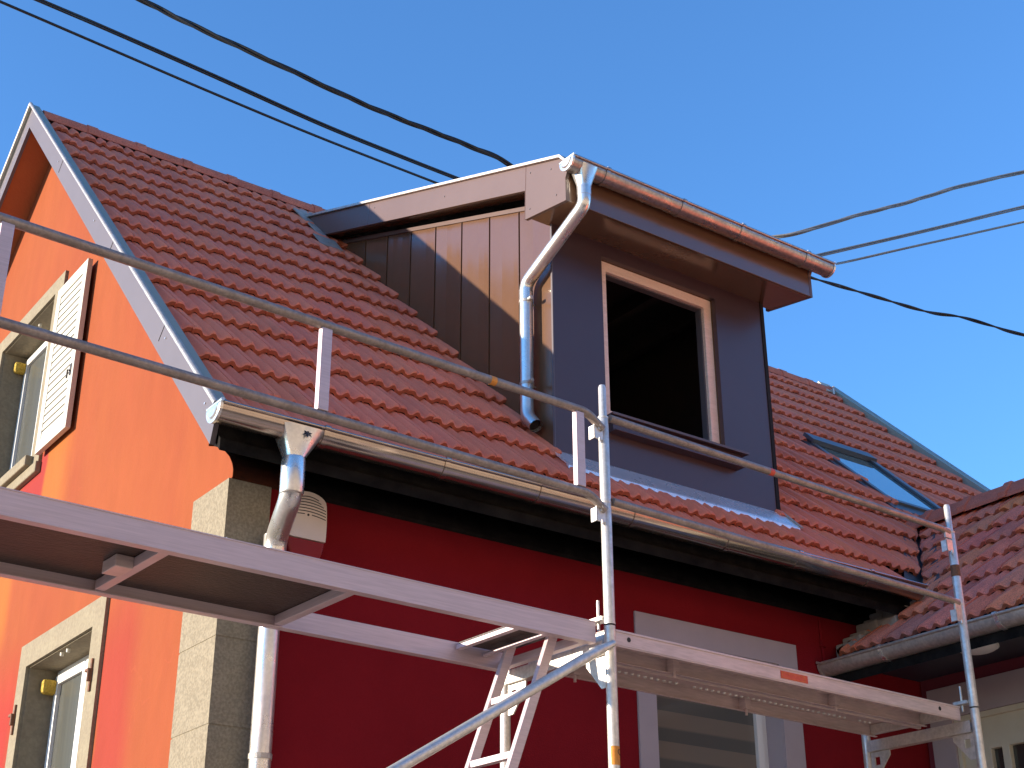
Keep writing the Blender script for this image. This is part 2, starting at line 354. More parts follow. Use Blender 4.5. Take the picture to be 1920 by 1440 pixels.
def verge(x0, x1, lip):
    b = MB()
    b.prism([(5.84,T(5.84)+.002),(10.0,T(10.0)+.002),(10.0,T(10.0)+.022),(5.84,T(5.84)+.022)], x0, x1, 'x')
    b.prism([(10.0,T(10.0)+.002),(14.2,T(10.0)+.002-BS*4.2),(14.2,T(10.0)+.022-BS*4.2),(10.0,T(10.0)+.022)], x0, x1, 'x')
    if x0 > 5:
        b.prism([(5.84,ZT(5.84)-.15),(10.0,ZT(10.0)-.15),(10.0,T(10.0)+.002),(5.84,T(5.84)+.002)], x0, x0+.006, 'x')
    b.build('verge_flashing', VERGE, house)
    c = MB(); c.tube([(lip,5.83,T(5.83)+.012),(lip,10.0,T(10.0)+.022),(lip,14.2,T(10.0)+.02-BS*4.2)], .016, 12)
    c.build('verge_lip', ZINC_OLD, house, smooth=True)
verge(2.515, 2.580, 2.512); verge(11.55, 11.67, 11.675)
# roof deck
dk = MB()
def slab(x0, x1, y0, y1): dk.prism([(y0,ZT(y0)-.10),(y1,ZT(y1)-.10),(y1,ZT(y1)-.16),(y0,ZT(y0)-.16)], x0, x1, 'x')
slab(2.56, 5.0, 5.86, 10.0); slab(5.0, 6.82, 5.86, 6.55); slab(5.0, 6.82, 9.75, 10.0); slab(6.82, 11.6, 5.86, 10.0)
dk.prism([(10.0,T(10.0)-.10),(14.15,T(10.0)-.10-BS*4.15),(14.15,T(10.0)-.17-BS*4.15),(10.0,T(10.0)-.17)], 2.56, 11.6, 'x')
dk.build('roof_deck', DARKWOOD, house)

# tiles ------------------------------------------------------------
PROF = [(0.0,-.007),(.035,-.006),(.05,0.0),(.17,.002),(.22,-.003),(.29,-.023),(.36,-.028),(.43,-.023),(.50,-.003),(.545,.002),(.60,-.002),
        (.67,-.022),(.74,-.027),(.81,-.022),(.88,-.003),(.93,.001),(1.0,.001)]
def tile(mb, P, u0, s0, wd, ln, lift, jitter, clip=None):
    """P(u, s, h) -> world; u across, s down the slope, h above the plane"""
    rows = [(s0, 0.-.004), (s0+ln*.55, lift*.55), (s0+ln-.022, lift-.001), (s0+ln-.006, lift-.004), (s0+ln, lift-.011)]
    vs = []; nn = len(PROF); w2 = wd-.0035; du = random.uniform(-.0015,.0015); ju = random.uniform(-.004,.004); dh = jitter*random.uniform(-1,1)
    for k, (s, h) in enumerate(rows):
        fl = 1.0
        for (pu, ph) in PROF:
            hh = ph*fl
            if k == 4: hh = ph*.9
            vs.append((u0+du+pu*w2, s+ju, h+hh+dh))
    for (pu, ph) in PROF: vs.append((u0+du+pu*w2, s0+ln-.001+ju, lift-.036+ph*1.0+dh))
    vs = [P(*v) if clip is None else P(*clip(*v)) for v in vs]
    fs = []
    for k in range(4):
        for i in range(nn-1): fs.append((k*nn+i, k*nn+i+1, (k+1)*nn+i+1, (k+1)*nn+i))
    fe = [(4*nn+i, 4*nn+i+1, 5*nn+i+1, 5*nn+i) for i in range(nn-1)]
    # side walls
    for i in (0, nn-1):
        a = [vs[k*nn+i] for k in range(5)]
        base = len(vs)
        s_ = [P(*(clip(u0+du+PROF[i][0]*w2, rows[k][0]+ju, rows[k][1]-.03) if clip else (u0+du+PROF[i][0]*w2, rows[k][0]+ju, rows[k][1]-.03))) for k in range(5)]
        vs += s_
        for k in range(4): fs.append((k*nn+i, (k+1)*nn+i, base+k+1, base+k))
    c0 = mb.col; n0 = len(mb.v); mb.mesh(vs, fs); mb.col = tuple(q*.50 for q in c0)  # butt ends coloured darker than the faces: shade put into the tone
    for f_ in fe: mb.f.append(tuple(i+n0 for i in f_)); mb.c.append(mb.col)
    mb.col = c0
def nib(mb, P, u, s, lift):
    c = []
    for k in range(7):
        t = math.pi*k/6
        c.append((u+.017*math.cos(t), s, lift-.030-.016*math.sin(t)))
    a = [P(*p) for p in c]; b_ = [P(p[0], p[1]-.03, p[2]) for p in c]
    mb.mesh(a+b_, [tuple(range(7))]+[(i, i+1, 8+i, 7+i) for i in range(6)])
TW = .2285; EX = .394; LIFT = .042
cy, cz = S/math.sqrt(1+S*S), 1/math.sqrt(1+S*S)   # unit slope (down = -y,-z)
uy, uz = 1/math.sqrt(1+S*S), S/math.sqrt(1+S*S)
YR = 9.99; ZR = ZT(9.99)
def PM(u, s, h): return Vector((u, YR-s*uy-h*uz, ZR-s*uz+h*uy))
def Z2(x): return 3.95+.75*(x-6.9)
def xvalley(y):  # where the main tile plane meets the extension's
    return 6.9+(ZT(y)-3.95)/.75
def mainclip(u, s, h):
    y = YR-s*uy
    lim = xvalley(y)-.025
    if y < 6.9 and u > lim: u = lim
    return (max(u, 2.592), s, h)
tm = MB()
for r_ in range(-1, 15):
    s1 = .291+EX*r_; s0 = s1-EX-.03; ln = EX+.03
    if r_ == -1: s0 = s1-.05; ln = .08
    yb = YR-s1*uy; ym = YR-(s1-EX*.5)*uy
    for k in range(-1, 40):
        u0 = 2.711+TW*k; uc = u0+TW/2
        if u0 > 11.48: continue
        if 5.0 < uc < 6.82 and 6.50 < ym < 9.60: continue
        if 5.0 < uc < 6.82 and ym <= 6.5 and False: continue
        if 9.02 < uc < 9.88 and 7.28 < ym < 8.10: continue
        if yb < 6.75 and u0 > xvalley(yb+.28)-.04: continue
        if yb < 6.0 and u0 > 7.32: continue
        tval = random.uniform(.90, 1.06)
        tm.col = (tval, tval*random.uniform(.96,1.03), tval*random.uniform(.95,1.04))
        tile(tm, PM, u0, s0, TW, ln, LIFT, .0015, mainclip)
        if uc < 8.6:
            tm.col = (.45,.42,.42)
            for pu in (.36, .74):
                nib(tm, PM, mainclip(u0+pu*TW, s1, 0)[0], s1+.004, .006)
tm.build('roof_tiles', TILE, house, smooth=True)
# back slope (plain courses, unseen from the street side)
bt = MB()
for r_ in range(13):
    y0 = 10.02+.32*r_; z0 = T(10.0)-.05-BS*(y0-10.0)
    bt.box(2.68, 11.48, y0, y0+.33, 0, .03, T=lambda p: Vector((p.x, p.y, T(10.0)-.07-BS*(p.y-10.0)+p.z)))
bt.col = (1,1,1); bt.build('rear_roof_tiles', TILE_OLD, house)
# ridge
rb = MB(); rb.box(2.66, 11.5, 9.90, 10.08, 8.40, 8.47); rb.build('ridge_batten', DARKWOOD, house)
rc = MB(); n = 22
x = 2.60
while x < 11.45:
    L_ = .41; rc.col = (random.uniform(.72,.84),)*3
    for (xa, xb, k) in ((x, x+L_-.05, 0.), (x+L_-.05, x+L_+.03, .008)):
        pr = []
        for t in (-12, 15, 40, 65, 90, 115, 140, 165, 192):
            rr = .104+k; pr.append((9.99-rr*math.cos(R(t)), 8.455+ (rr*.92)*math.sin(R(t))))
        pr2 = [(9.99-(p[0]*-1+9.99)*0+(p[0]-9.99)*.86, 8.455+(p[1]-8.455)*.84) for p in reversed(pr)]
        rc.prism(pr+pr2, xa, min(xb, 11.52), 'x')
    x += L_
rc.build('ridge_tiles', TILE_OLD, house, smooth=True)
cl = MB(); x = 2.60
while x < 11.0:
    x += .41
    cl.box(x-.02, x+.01, 9.98, 10.0, 8.552, 8.568)
cl.build('ridge_clip', ZINC, house)
MB().prism([(9.86,8.43),(9.99,8.60),(10.12,8.43)], 11.42, 11.60, 'x').build('ridge_end', WHITE, house)
MB().box(11.48, 11.50, 9.84, 10.0, 8.40, 8.47).build('ridge_end_plate', ZINC_OLD, house)

# windows in the gable ------------------------------------------------
def gable_window(y0, y1, z0, z1, ya, yb, zt, zb, sill, label):
    """opening y0..y1, z0..z1; surround out to ya..yb, zt top, zb bottom"""
    s = MB().prism([(ya,zb),(yb,zb),(yb,zt),(ya,zt)], GX-.022, GX+.0005, 'x', [[(y0,z0),(y1,z0),(y1,z1),(y0,z1)]])
    s.prism([(y0-.0005,z0-.0005),(y1+.0005,z0-.0005),(y1+.0005,z1+.0005),(y0-.0005,z1+.0005)], GX+.0005, GX+.22, 'x', [[(y0+.006,z0+.006),(y1-.006,z0+.006),(y1-.006,z1-.006),(y0+.006,z1-.006)]])
    win = s.build('window', CREAM, house, label=label)
    xf = GX+.175
    f = MB().prism([(y0+.006,z0+.006),(y1-.006,z0+.006),(y1-.006,z1-.006),(y0+.006,z1-.006)], xf, xf+.07, 'x', [[(y0+.045,z0+.045),(y1-.045,z0+.045),(y1-.045,z1-.045),(y0+.045,z1-.045)]])
    ym = (y0+y1)/2
    for a, b_ in ((y0+.040, ym-.002), (ym+.002, y1-.040)):
        f.prism([(a,z0+.045),(b_,z0+.045),(b_,z1-.045),(a,z1-.045)], xf-.018, xf+.04, 'x', [[(a+.046,z0+.10),(b_-.046,z0+.10),(b_-.046,z1-.10),(a+.046,z1-.10)]])
    f.build('frame', PVC, win, bevel=.003)
    p = MB()
    for a, b_ in ((y0+.045, ym-.002), (ym+.002, y1-.045)): p.box(xf+.005, xf+.012, a+.035, b_-.035, z0+.09, z1-.09)
    p.build('pane', CURT, win)
    MB().box(xf+.6, xf+.61, y0-.3, y1+.3, z0-.3, z1+.3).build('room_wall', BLACK, win)
    MB().box(xf-.10, xf-.002, y1-.07, y1-.006, z1-.16, z1-.07).build('foam', FOAM, win, bevel=.02)
    return win
CURT = mat('curtained glass', (.045,.048,.032), .5, col2=(.016,.018,.012), nscale=3, stretch=(1,9,.6), namt=.7, coat=.9)
w1 = gable_window(7.822, 8.908, 2.52, 3.871, 7.654, 9.045, 4.022, 2.38, False, 'lower window in cream surround without shutters')
w2 = gable_window(9.44, 10.60, 5.42, 6.705, 9.27, 10.75, 6.822, 5.33, True, 'upper window with an open white louvred shutter')
for (wn, ya, yb, z) in ((w2, 9.22, 10.80, 5.33), (w1, 7.60, 9.10, 2.38)):
    s = MB(); s.box(GX-.075, GX+.12, ya+.17, yb-.17, z+.02, z+.095); s.box(GX-.04, GX+.001, ya+.04, yb-.04, z-.06, z+.018)
    s.build('sill', CREAM, wn, bevel=.008)
for yy, z in ((7.74,3.58),(8.985,3.56)):
    hg = MB(); hg.box(GX-.034, GX-.022, yy-.01, yy+.01, z-.09, z+.09); hg.tube([(GX-.04,yy,z-.035),(GX-.04,yy,z+.03)], .011, 8)
    hg.box(GX-.05, GX-.022, yy-.006, yy+.045, z+.02, z+.035)
    hg.build('hinge', RUST, w1)
for yy in (8.43, 8.33): MB().tube([(GX+.03,yy,3.872),(GX+.03,yy,3.842)], .012, 10).build('shutter_stop', WHITE, w1)
st = MB(); st.tube([(GX+.05,9.95,6.708),(GX+.05,9.95,6.675)], .013, 10); st.build('shutter_stop', WHITE, w2)
def shutter(y0, y1, lat):
    z0, z1 = 5.375, 6.625; xo, xi = GX-.062, GX-.027
    s = MB().prism([(y0,z0),(y1,z0),(y1,z1),(y0,z1)], xo, xi, 'x', [[(y0+.075,z0+.085),(y1-.075,z0+.085),(y1-.075,z1-.085),(y0+.075,z1-.085)]])
    o = s.build('shutter', WHITE, w2, bevel=.002)
    sl = MB(); n_ = 19; h = (z1-z0-.17)/n_
    for k in range(n_):
        z = z0+.085+h*k
        sl.prism([(xo+.003,z+.003),(xo+.013,z+.001),(xi-.004,z+h*.97),(xi-.012,z+h*.97),(xo+.006,z+h*.88)], y0+.073, y1-.073, 'y')
    # the y-extruded prism uses (x, z) points
    sl.build('slats', WHITE, o)
    MB().box(xi-.006, xi-.002, y0+.07, y1-.07, z0+.08, z1-.08).build('slat_gap_shade', DARKWOOD, o)  # dark sheet put in for the shade between the slats
    if lat:
        m = MB(); m.tube([(xo-.006,y0+.05,z0+.42),(xo-.02,y0+.05,z0+.42),(xo-.02,y0+.05,z0+.36)], .006, 8); m.box(xo-.004, xo, y0+.035, y0+.065, z0+.39, z0+.47)
        m.build('latch', INK, o)
shutter(8.668, 9.238, True); shutter(10.785, 11.355, False)

# front window with grey surround ---------------------------------------
s = MB().prism([(5.325,2.30),(6.622,2.30),(6.622,4.002),(5.325,4.002)], FY-.012, FY, 'y', [[(5.46,2.45),(6.46,2.45),(6.46,3.86),(5.46,3.86)]])
s.prism([(5.4595,2.4495),(6.4605,2.4495),(6.4605,3.8605),(5.4595,3.8605)], FY, FY+.16, 'y', [[(5.464,2.454),(6.456,2.454),(6.456,3.856),(5.464,3.856)]])
fw = s.build('window', GREYP, house, label='front window with grey painted surround and striped blind')
f = MB().prism([(5.464,2.454),(6.456,2.454),(6.456,3.856),(5.464,3.856)], FY+.13, FY+.19, 'y', [[(5.535,2.52),(6.385,2.52),(6.385,3.79),(5.535,3.79)]])
f.prism([(5.51,2.50),(6.41,2.50),(6.41,3.81),(5.51,3.81)], FY+.115, FY+.17, 'y', [[(5.56,2.56),(6.36,2.56),(6.36,3.75),(5.56,3.75)]])
f.build('frame', PVC, fw, bevel=.003)
MB().box(5.55, 6.37, FY+.14, FY+.146, 2.55, 3.76).build('pane', BLIND, fw)
MB().box(5.30, 6.64, FY-.06, FY+.1, 2.40, 2.449).build('sill', GREYP, fw, bevel=.006)
cb = MB(); cb.tube([(6.86,FY-.008,4.22),(6.86,FY-.008,4.05),(6.87,FY-.008,3.93)], .008, 8); cb.box(6.845, 6.885, FY-.022, FY, 4.03, 4.06)
cb.build('cable', RED, house)

# gutters -----------------------------------------------------------------
def gutter(parent, name, x0, x1, yc, zc, r, m, brackets, capm, axis='x', caps=(True, True)):
    def P(a, dy, dz): return (a, yc+dy, zc+dz) if axis == 'x' else (yc+dy, a, zc+dz)
    b = MB(); n_ = 22
    def ring(rr): return [(rr*math.cos(t), -rr*math.sin(t)) for t in [math.pi*k/n_ for k in range(n_+1)]]
    A, B = ring(r), ring(r-.004)
    nseg = max(2, int(abs(x1-x0)/.5)); xs = [x0+(x1-x0)*i/nseg for i in range(nseg+1)]
    for pr in (A, B):
        vs = [P(a, *p) for a in xs for p in pr]; k = len(pr)
        b.mesh(vs, [(i*k+j, i*k+j+1, (i+1)*k+j+1, (i+1)*k+j) for i in range(nseg) for j in range(k-1)])
    for a in (x0, x1): b.mesh([P(a, *p) for p in A]+[P(a, *p) for p in B], [(j, j+1, n_+1+j+1, n_+1+j) for j in range(n_)])
    sg = -1
    b.tube([P(x0, sg*(r+.004), .004), P(x1, sg*(r+.004), .004)], .0095, 10)
    b.mesh([P(x0, r, 0), P(x1, r, 0), P(x1, r, .03), P(x0, r, .03)], [(0,1,2,3)])
    go = b.build(name, m, parent, smooth=True)
    for (a, flag) in ((x0, caps[0]), (x1, caps[1])):
        if not flag: continue
        sgn = -1 if a == min(x0, x1) else 1
        c = MB(); n2 = len(A)
        c.mesh([P(a+sgn*.002, *p) for p in ring(r+.006)]+[P(a+sgn*.016, *p) for p in ring(r+.006)],
               [tuple(range(n2)), tuple(reversed(range(n2, 2*n2)))]+[(j, j+1, n2+j+1, n2+j) for j in range(n2-1)]+[(0, n2, 2*n2-1, n2-1)])
        c.mesh([P(a+sgn*.016, *p) for p in ring(r-.012)]+[P(a+sgn*.024, *p) for p in ring(r-.02)],
               [tuple(reversed(range(n2, 2*n2)))]+[(j, j+1, n2+j+1, n2+j) for j in range(n2-1)])
        ln = P(a+sgn*.009, -(r+.012), .012), P(a+sgn*.009, r+.006, .012)
        c.tube(ln, .009, 8)
        c.build('end_cap', capm, go, smooth=True)
    for a in brackets:
        c = MB(); R1 = ring(r+.0055); n2 = len(R1)
        vs = [P(a-.014, *p) for p in R1]+[P(a+.014, *p) for p in R1]
        c.mesh(vs, [(j, j+1, n2+j+1, n2+j) for j in range(n2-1)])
        R0 = ring(r+.0005)
        vs = [P(a-.014, *p) for p in R1]+[P(a-.014, *p) for p in R0]; c.mesh(vs, [(j, j+1, n2+j+1, n2+j) for j in range(n2-1)])
        vs = [P(a+.014, *p) for p in R1]+[P(a+.014, *p) for p in R0]; c.mesh(vs, [(j, j+1, n2+j+1, n2+j) for j in range(n2-1)])
        c.tube([P(a-.014, -(r+.004), .006), P(a+.014, -(r+.004), .006)], .0135, 10)
        c.build('bracket', m if m is not ZINC_OLD else ZINC, go, smooth=True)
    return go
def funnel(mb, x0, x1, y0, y1, zt, cx, cyy, zb, r, zm=None):
    n_ = 24
    def ring_rect(k):
        t = 2*math.pi*k/n_+math.pi/n_; c, s_ = math.cos(t), math.sin(t)
        m_ = max(abs(c), abs(s_)); return ((x0+x1)/2+(x1-x0)/2*c/m_, (y0+y1)/2+(y1-y0)/2*s_/m_, zt)
    A = [ring_rect(k) for k in range(n_)]
    B = [(cx+r*math.cos(2*math.pi*k/n_+math.pi/n_), cyy+r*math.sin(2*math.pi*k/n_+math.pi/n_), zb) for k in range(n_)]
    Cc = [(p[0], p[1], zb-.02) for p in B]
    mb.mesh(A+B+Cc, [(k, (k+1) % n_, n_+(k+1) % n_, n_+k) for k in range(n_)]+[(n_+k, n_+(k+1) % n_, 2*n_+(k+1) % n_, 2*n_+k) for k in range(n_)])
gm = gutter(house, 'gutter', 2.50, 7.36, 5.795, 4.392, .072, ZINC_G, [3.04, 3.73, 4.33, 4.97, 5.67, 6.23, 6.85], ZINC)
f = MB(); funnel(f, 2.815, 3.035, 5.705, 5.872, 4.375, 2.905, 5.785, 4.235, .054)
fo = f.build('outlet', ZINC, gm, smooth=True)
# stamped leaf mark on the outlet
lf = MB()
for k in range(6):
    t = math.pi*2*k/6+.3; c0 = Vector((2.93,5.7105,4.335)); ax = Vector((1,0,0)); up = Vector((0,.35,.94)).normalized()
    dr = ax*math.cos(t)+up*math.sin(t); pr = ax*-math.sin(t)+up*math.cos(t); out_ = Vector((0,-.0065,.002))
    lf.face([c0+out_, c0+dr*.012+pr*.006+out_, c0+dr*.026+out_, c0+dr*.012-pr*.006+out_])
lf.build('stamp', INK, gm)
dp = MB()
dp.tube([(2.905,5.785,4.225),(2.905,5.785,4.045),(2.985,6.075,3.935),(2.985,6.085,3.80)], .0535, 22, fillet=.10)
dp.tube([(2.985,6.085,3.86),(2.985,6.085,.15)], .0505, 22)
dpo = dp.build('downpipe', ZINC, house, smooth=True, label='shiny zinc downpipe at the house corner')
sl = MB(); sl.tube([(2.905,5.785,4.232),(2.905,5.785,4.222),(2.905,5.785,4.06),(2.905,5.785,4.052)], [.054,.0575,.0575,.054], 22); sl.build('sleeve', ZINC, dpo, smooth=True); sl = MB(); sl.tube([(2.985,6.085,3.95),(2.985,6.085,3.80)], .0555, 22)
sl.build('sleeve', ZINC, dpo, smooth=True)
for z in (2.9, 1.3):
    c = MB(); c.tube([(2.985,6.085,z-.012),(2.985,6.085,z+.012)], .0545, 22); c.box(2.975, 2.995, 6.13, 6.19, z-.01, z+.01); c.build('clamp', ZINC_OLD, dpo)

# ------------------------------------------------------------------ DORMER (parts of the house)
XL, XR, DY = 4.982, 6.845, 6.46
front = [(XL,4.95),(XR,4.95),(XR,6.62),(XL,6.62)]
op = [(5.392,5.335),(6.405,5.335),(6.405,6.492),(5.392,6.492)]
dorm = MB().prism(front, DY, DY+.035, 'y', [op]).build('dormer', ANTH, house, label='dark clad dormer front', bevel=.002)
ls = MB(); ls.prism([(5.386,5.329),(6.411,5.329),(6.411,6.498),(5.386,6.498)], DY+.035, DY+.09, 'y', [[(5.392,5.335),(6.405,5.335),(6.405,6.492),(5.392,6.492)]])
ls.build('window_reveal', BROWN, dorm)
MB().box(XR, XR+.03, DY-.006, DY+.06, 4.92, 6.60).build('corner_trim', BLACK, dorm)
MB().box(XL-.006, XL+.002, DY-.004, DY+.012, 4.93, 6.60).build('corner_bead', FASCIA, dorm)
# faint joint lines in the front sheet
# window frame
fr = MB().prism([(5.393,5.336),(6.404,5.336),(6.404,6.491),(5.393,6.491)], DY+.045, DY+.115, 'y', [[(5.463,5.410),(6.334,5.410),(6.334,6.421),(5.463,6.421)]])
fro = fr.build('dormer_window_frame', WOOD, house, bevel=.004)
se = MB().prism([(5.463,5.410),(6.334,5.410),(6.334,6.421),(5.463,6.421)], DY+.07, DY+.118, 'y', [[(5.474,5.421),(6.322,5.421),(6.322,6.410),(5.474,6.410)]])
se.build('seal', FASCIA, fro)
si = MB(); si.box(5.37, 6.535, DY-.085, DY+.05, 5.318, 5.330); si.box(5.40, 6.50, DY-.05, DY-.001, 5.225, 5.316); si.box(5.40, 6.50, DY-.075, DY-.001, 5.222, 5.230)
si.build('dormer_sill', ANTH, house, bevel=.002)
MB().box(5.37, 6.535, DY-.09, DY-.083, 5.316, 5.332).build('sill_edge', BROWNM, house)
# dark room behind the opening
rm = MB(); X0, X1, Y0, Y1, Z0, Z1 = 5.02, 6.80, DY+.10, 9.3, 4.75, 6.66
for fc in ([(X0,Y0,Z0),(X0,Y1,Z0),(X0,Y1,Z1),(X0,Y0,Z1)],[(X1,Y0,Z0),(X1,Y1,Z0),(X1,Y1,Z1),(X1,Y0,Z1)],[(X0,Y1,Z0),(X1,Y1,Z0),(X1,Y1,Z1),(X0,Y1,Z1)],
           [(X0,Y0,Z0),(X1,Y0,Z0),(X1,Y1,Z0),(X0,Y1,Z0)],[(X0,Y0,Z1),(X1,Y0,Z1),(X1,Y1,Z1),(X0,Y1,Z1)]): rm.face(fc)
for k in range(4): rm.box(5.2+.45*k, 5.26+.45*k, Y0+.05, Y1-.02, Z1-.12, Z1-.002)
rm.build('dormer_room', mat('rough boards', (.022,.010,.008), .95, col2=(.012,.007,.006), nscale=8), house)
# cheeks
def top(y): return 6.766+.383*(y-6.48)
ys = [6.46, 6.812]+[6.812+.3465*k for k in range(1, 9)]
for side in (0, 1):
    ck = MB()
    for a, b_ in zip(ys[:-1], ys[1:]):
        a2, b2 = a+.005, b_-.005
        zb_ = lambda y: ZT(y)-.12
        xa, xb = (XL-.001, XL+.02) if side == 0 else (XR-.02, XR+.001)
        m_ = 5; dep_ = .006*(-1 if side else 1)
        # each panel is very slightly dished
        cols = [a2+(b2-a2)*i/m_ for i in range(m_+1)]
        off = [0, .6, 1, 1, .6, 0]; off = [o_*dep_*random.uniform(.5,1.1) for o_ in off]
        xf_ = xa if side == 0 else xb
        for i in range(m_):
            y0_, y1_ = cols[i], cols[i+1]
            ck.mesh([(xf_+off[i],y0_,zb_(y0_)),(xf_+off[i+1],y1_,zb_(y1_)),(xf_+off[i+1],y1_,top(y1_)-.03),(xf_+off[i],y0_,top(y0_)-.03)], [(0,1,2,3)])
        xk = XL+.02 if side == 0 else XR-.02
        ck.mesh([(xf_,a2,zb_(a2)),(xk,a2,zb_(a2)),(xk,a2,top(a2)),(xf_,a2,top(a2)-.03)], [(0,1,2,3)])
        ck.mesh([(xf_,b2,zb_(b2)),(xk,b2,zb_(b2)),(xk,b2,top(b2)),(xf_,b2,top(b2)-.03)], [(0,1,2,3)])
    cko = ck.build('dormer_cheek', BROWN, house, smooth=True)
    xa, xb = (XL+.02, XL+.04) if side == 0 else (XR-.04, XR-.02)
    MB().prism([(6.50,4.9),(9.6,ZT(9.6)-.1),(9.6,top(9.6)),(6.50,top(6.5))], xa, xb, 'x').build('backing', BLACK, cko)
    xa, xb = (XL-.012, XL+.01) if side == 0 else (XR-.01, XR+.012)
    MB().prism([(6.47,top(6.47)-.032),(9.45,top(9.45)-.032),(9.45,top(9.45)),(6.47,top(6.47))], xa, xb, 'x').build('trim', BROWNM, cko)
    xa, xb = (XL-.007, XL-.001) if side == 0 else (XR+.001, XR+.007)
    for yv in ys[1:-1]:
        sr = MB(); sr.box(xa, xb, yv+.004, yv+.013, ZT(yv)-.10, top(yv)-.035)
        sr.build('seam', BROWN, cko)
# rake boards, box ends
def TD(y): return 6.863+.3775*(y-6.143)
def BD(y): return 6.825+.3722*(y-6.533)
fp = [(6.143,6.863),(6.063,6.782),(6.103,6.70),(6.103,6.533),(6.536,6.606),(6.533,6.825),(9.50,BD(9.50)),(9.66,BD(9.66)+.1),(9.72,TD(9.72))]
for side in (0, 1):
    xa, xb = (4.822, 4.848) if side == 0 else (6.985, 7.011)
    fo2 = MB().prism(fp, xa, xb, 'x').build('dormer_fascia', BROWNM, house, bevel=.002)
    xs_ = 4.8205 if side == 0 else 7.0105
    sm = MB()
    sm.prism([(6.533,6.606),(6.537,6.606),(6.52,7.00),(6.516,7.00)], xs_, xs_+.002, 'x'); sm.build('seam', BROWN, fo2); sm = MB()
    sm.prism([(8.60,BD(8.60)+.004),(8.606,BD(8.60)+.004),(8.58,TD(8.58)-.004),(8.574,TD(8.58)-.004)], xs_, xs_+.002, 'x')
    sm.build('seam', BROWN, fo2)
    for (yy, zz) in ((6.20,6.62),(6.48,6.66),(6.47,6.93),(6.25,6.84),(7.5,TD(7.5)-.09),(8.5,TD(8.5)-.05)):
        MB().tube([(xs_-.002,yy,zz),(xs_+.002,yy,zz)], .006, 8).build('rivet', FASCIA, fo2)
    xa, xb = (4.80, 4.852) if side == 0 else (6.981, 7.033)
    MB().prism([(6.143,6.865),(6.055,6.772),(6.050,6.786),(6.136,6.882),(9.72,TD(9.72)+.022),(9.72,TD(9.72)+.002)], xa, xb, 'x').build('dormer_verge', ZINC_OLD, house)
    xa, xb = (4.849, XL-.002) if side == 0 else (XR+.002, 6.984)
    MB().prism([(6.54,BD(6.54)+.025),(9.5,BD(9.5)+.025),(9.5,BD(9.5)+.05),(6.54,BD(6.54)+.05)], xa, xb, 'x').build('dormer_rake_soffit', BROWN, house)
MB().box(4.849, 6.984, 6.104, 6.126, 6.535, 6.78).build('dormer_eaves_board', BROWN, house, bevel=.002)
MB().prism([(6.127,6.538),(6.50,6.602),(6.50,6.63),(6.127,6.57)], 4.849, 6.984, 'x').build('dormer_soffit', BROWN, house)
MB().prism([(6.143,6.855),(6.130,6.79),(6.55,TD(6.55)-.07),(9.7,TD(9.7)-.07),(9.74,TD(9.74)-.004)], 4.853, 6.98, 'x').build('dormer_roof', ZINC_OLD, house)
dg = gutter(house, 'dormer_gutter', 4.79, 7.105, 6.030, 6.770, .066, ZINC_BROWN, [5.06, 5.70, 6.23, 6.85], ZINC)
f = MB(); funnel(f, 4.845, 4.985, 5.962, 6.10, 6.755, 4.915, 6.035, 6.635, .046)
f.build('outlet', ZINC, dg, smooth=True)
dp = MB(); dp.tube([(4.915,6.035,6.64),(4.915,6.035,6.50),(4.915,6.655,6.215),(4.915,6.655,5.285),(4.915,6.565,5.185)], .043, 22, fillet=.05, hollow=True)
dpo = dp.build('dormer_downpipe', ZINC, house, smooth=True, label='zinc downpipe bent across the dormer cheek')
d0 = Vector((0,-.09,-.10)).normalized(); e0 = Vector((4.915,6.565,5.185))
MB().tube([e0-d0*.03, e0-d0*.028], .0405, 22).build('pipe_bore', BLACK, dpo)
c = MB(); c.tube([(4.915,6.035,6.645),(4.915,6.035,6.56)], .0455, 22); c.build('sleeve', ZINC, dpo, smooth=True); c = MB(); c.tube([(4.915,6.655,6.17),(4.915,6.655,6.08)], .0455, 22); c.build('sleeve', ZINC, dpo, smooth=True)
for z in (6.08, 5.50):
    c = MB(); c.tube([(4.915,6.655,z-.009),(4.915,6.655,z+.009)], .0465, 22); c.tube([(4.90,6.605,z),(4.90,6.575,z)], .013, 10); c.tube([(4.93,6.66,z),(4.99,6.66,z)], .006, 8)
    c.build('clamp', ZINC_OLD, dpo, smooth=True)
# apron flashing
ap = MB(); ap.prism([(6.456,5.004),(6.312,ZT(6.312)+.040),(6.300,ZT(6.30)+.036),(6.300,ZT(6.30)+.014),(6.33,ZT(6.33)+.028),(6.456,4.985)], 4.955, 6.88, 'x')
ap.build('dormer_apron', mat('new lead apron', (.84,.85,.86), .28, .55, col2=(.74,.75,.77), nscale=6, rvar=.06, bump=.12, bscale=9, dist=.01), house)
ap = MB(); ap.prism([(6.47,5.00),(6.30,ZT(6.30)+.04),(6.30,ZT(6.30)+.05),(6.47,5.03)], 6.88, 6.91, 'x')
ap.build('apron_end', LEAD, house)
# lead where the dormer roof meets the tiles
ap = MB()
ap.prism([(9.10,ZT(9.10)+.035),(9.62,ZT(9.62)+.035),(9.62,ZT(9.62)+.05),(9.10,ZT(9.10)+.05)], 4.75, 4.82, 'x')
ap.prism([(9.50,ZT(9.50)+.040),(9.80,ZT(9.80)+.040),(9.80,ZT(9.80)+.055),(9.50,ZT(9.50)+.055)], 4.74, 5.4, 'x')
ap.prism([(9.05,ZT(9.05)+.030),(9.20,ZT(9.20)+.045),(9.20,ZT(9.20)+.055),(9.05,ZT(9.05)+.04)], 4.66, 4.86, 'x')
ap.build('lead_flashing', LEAD, house)

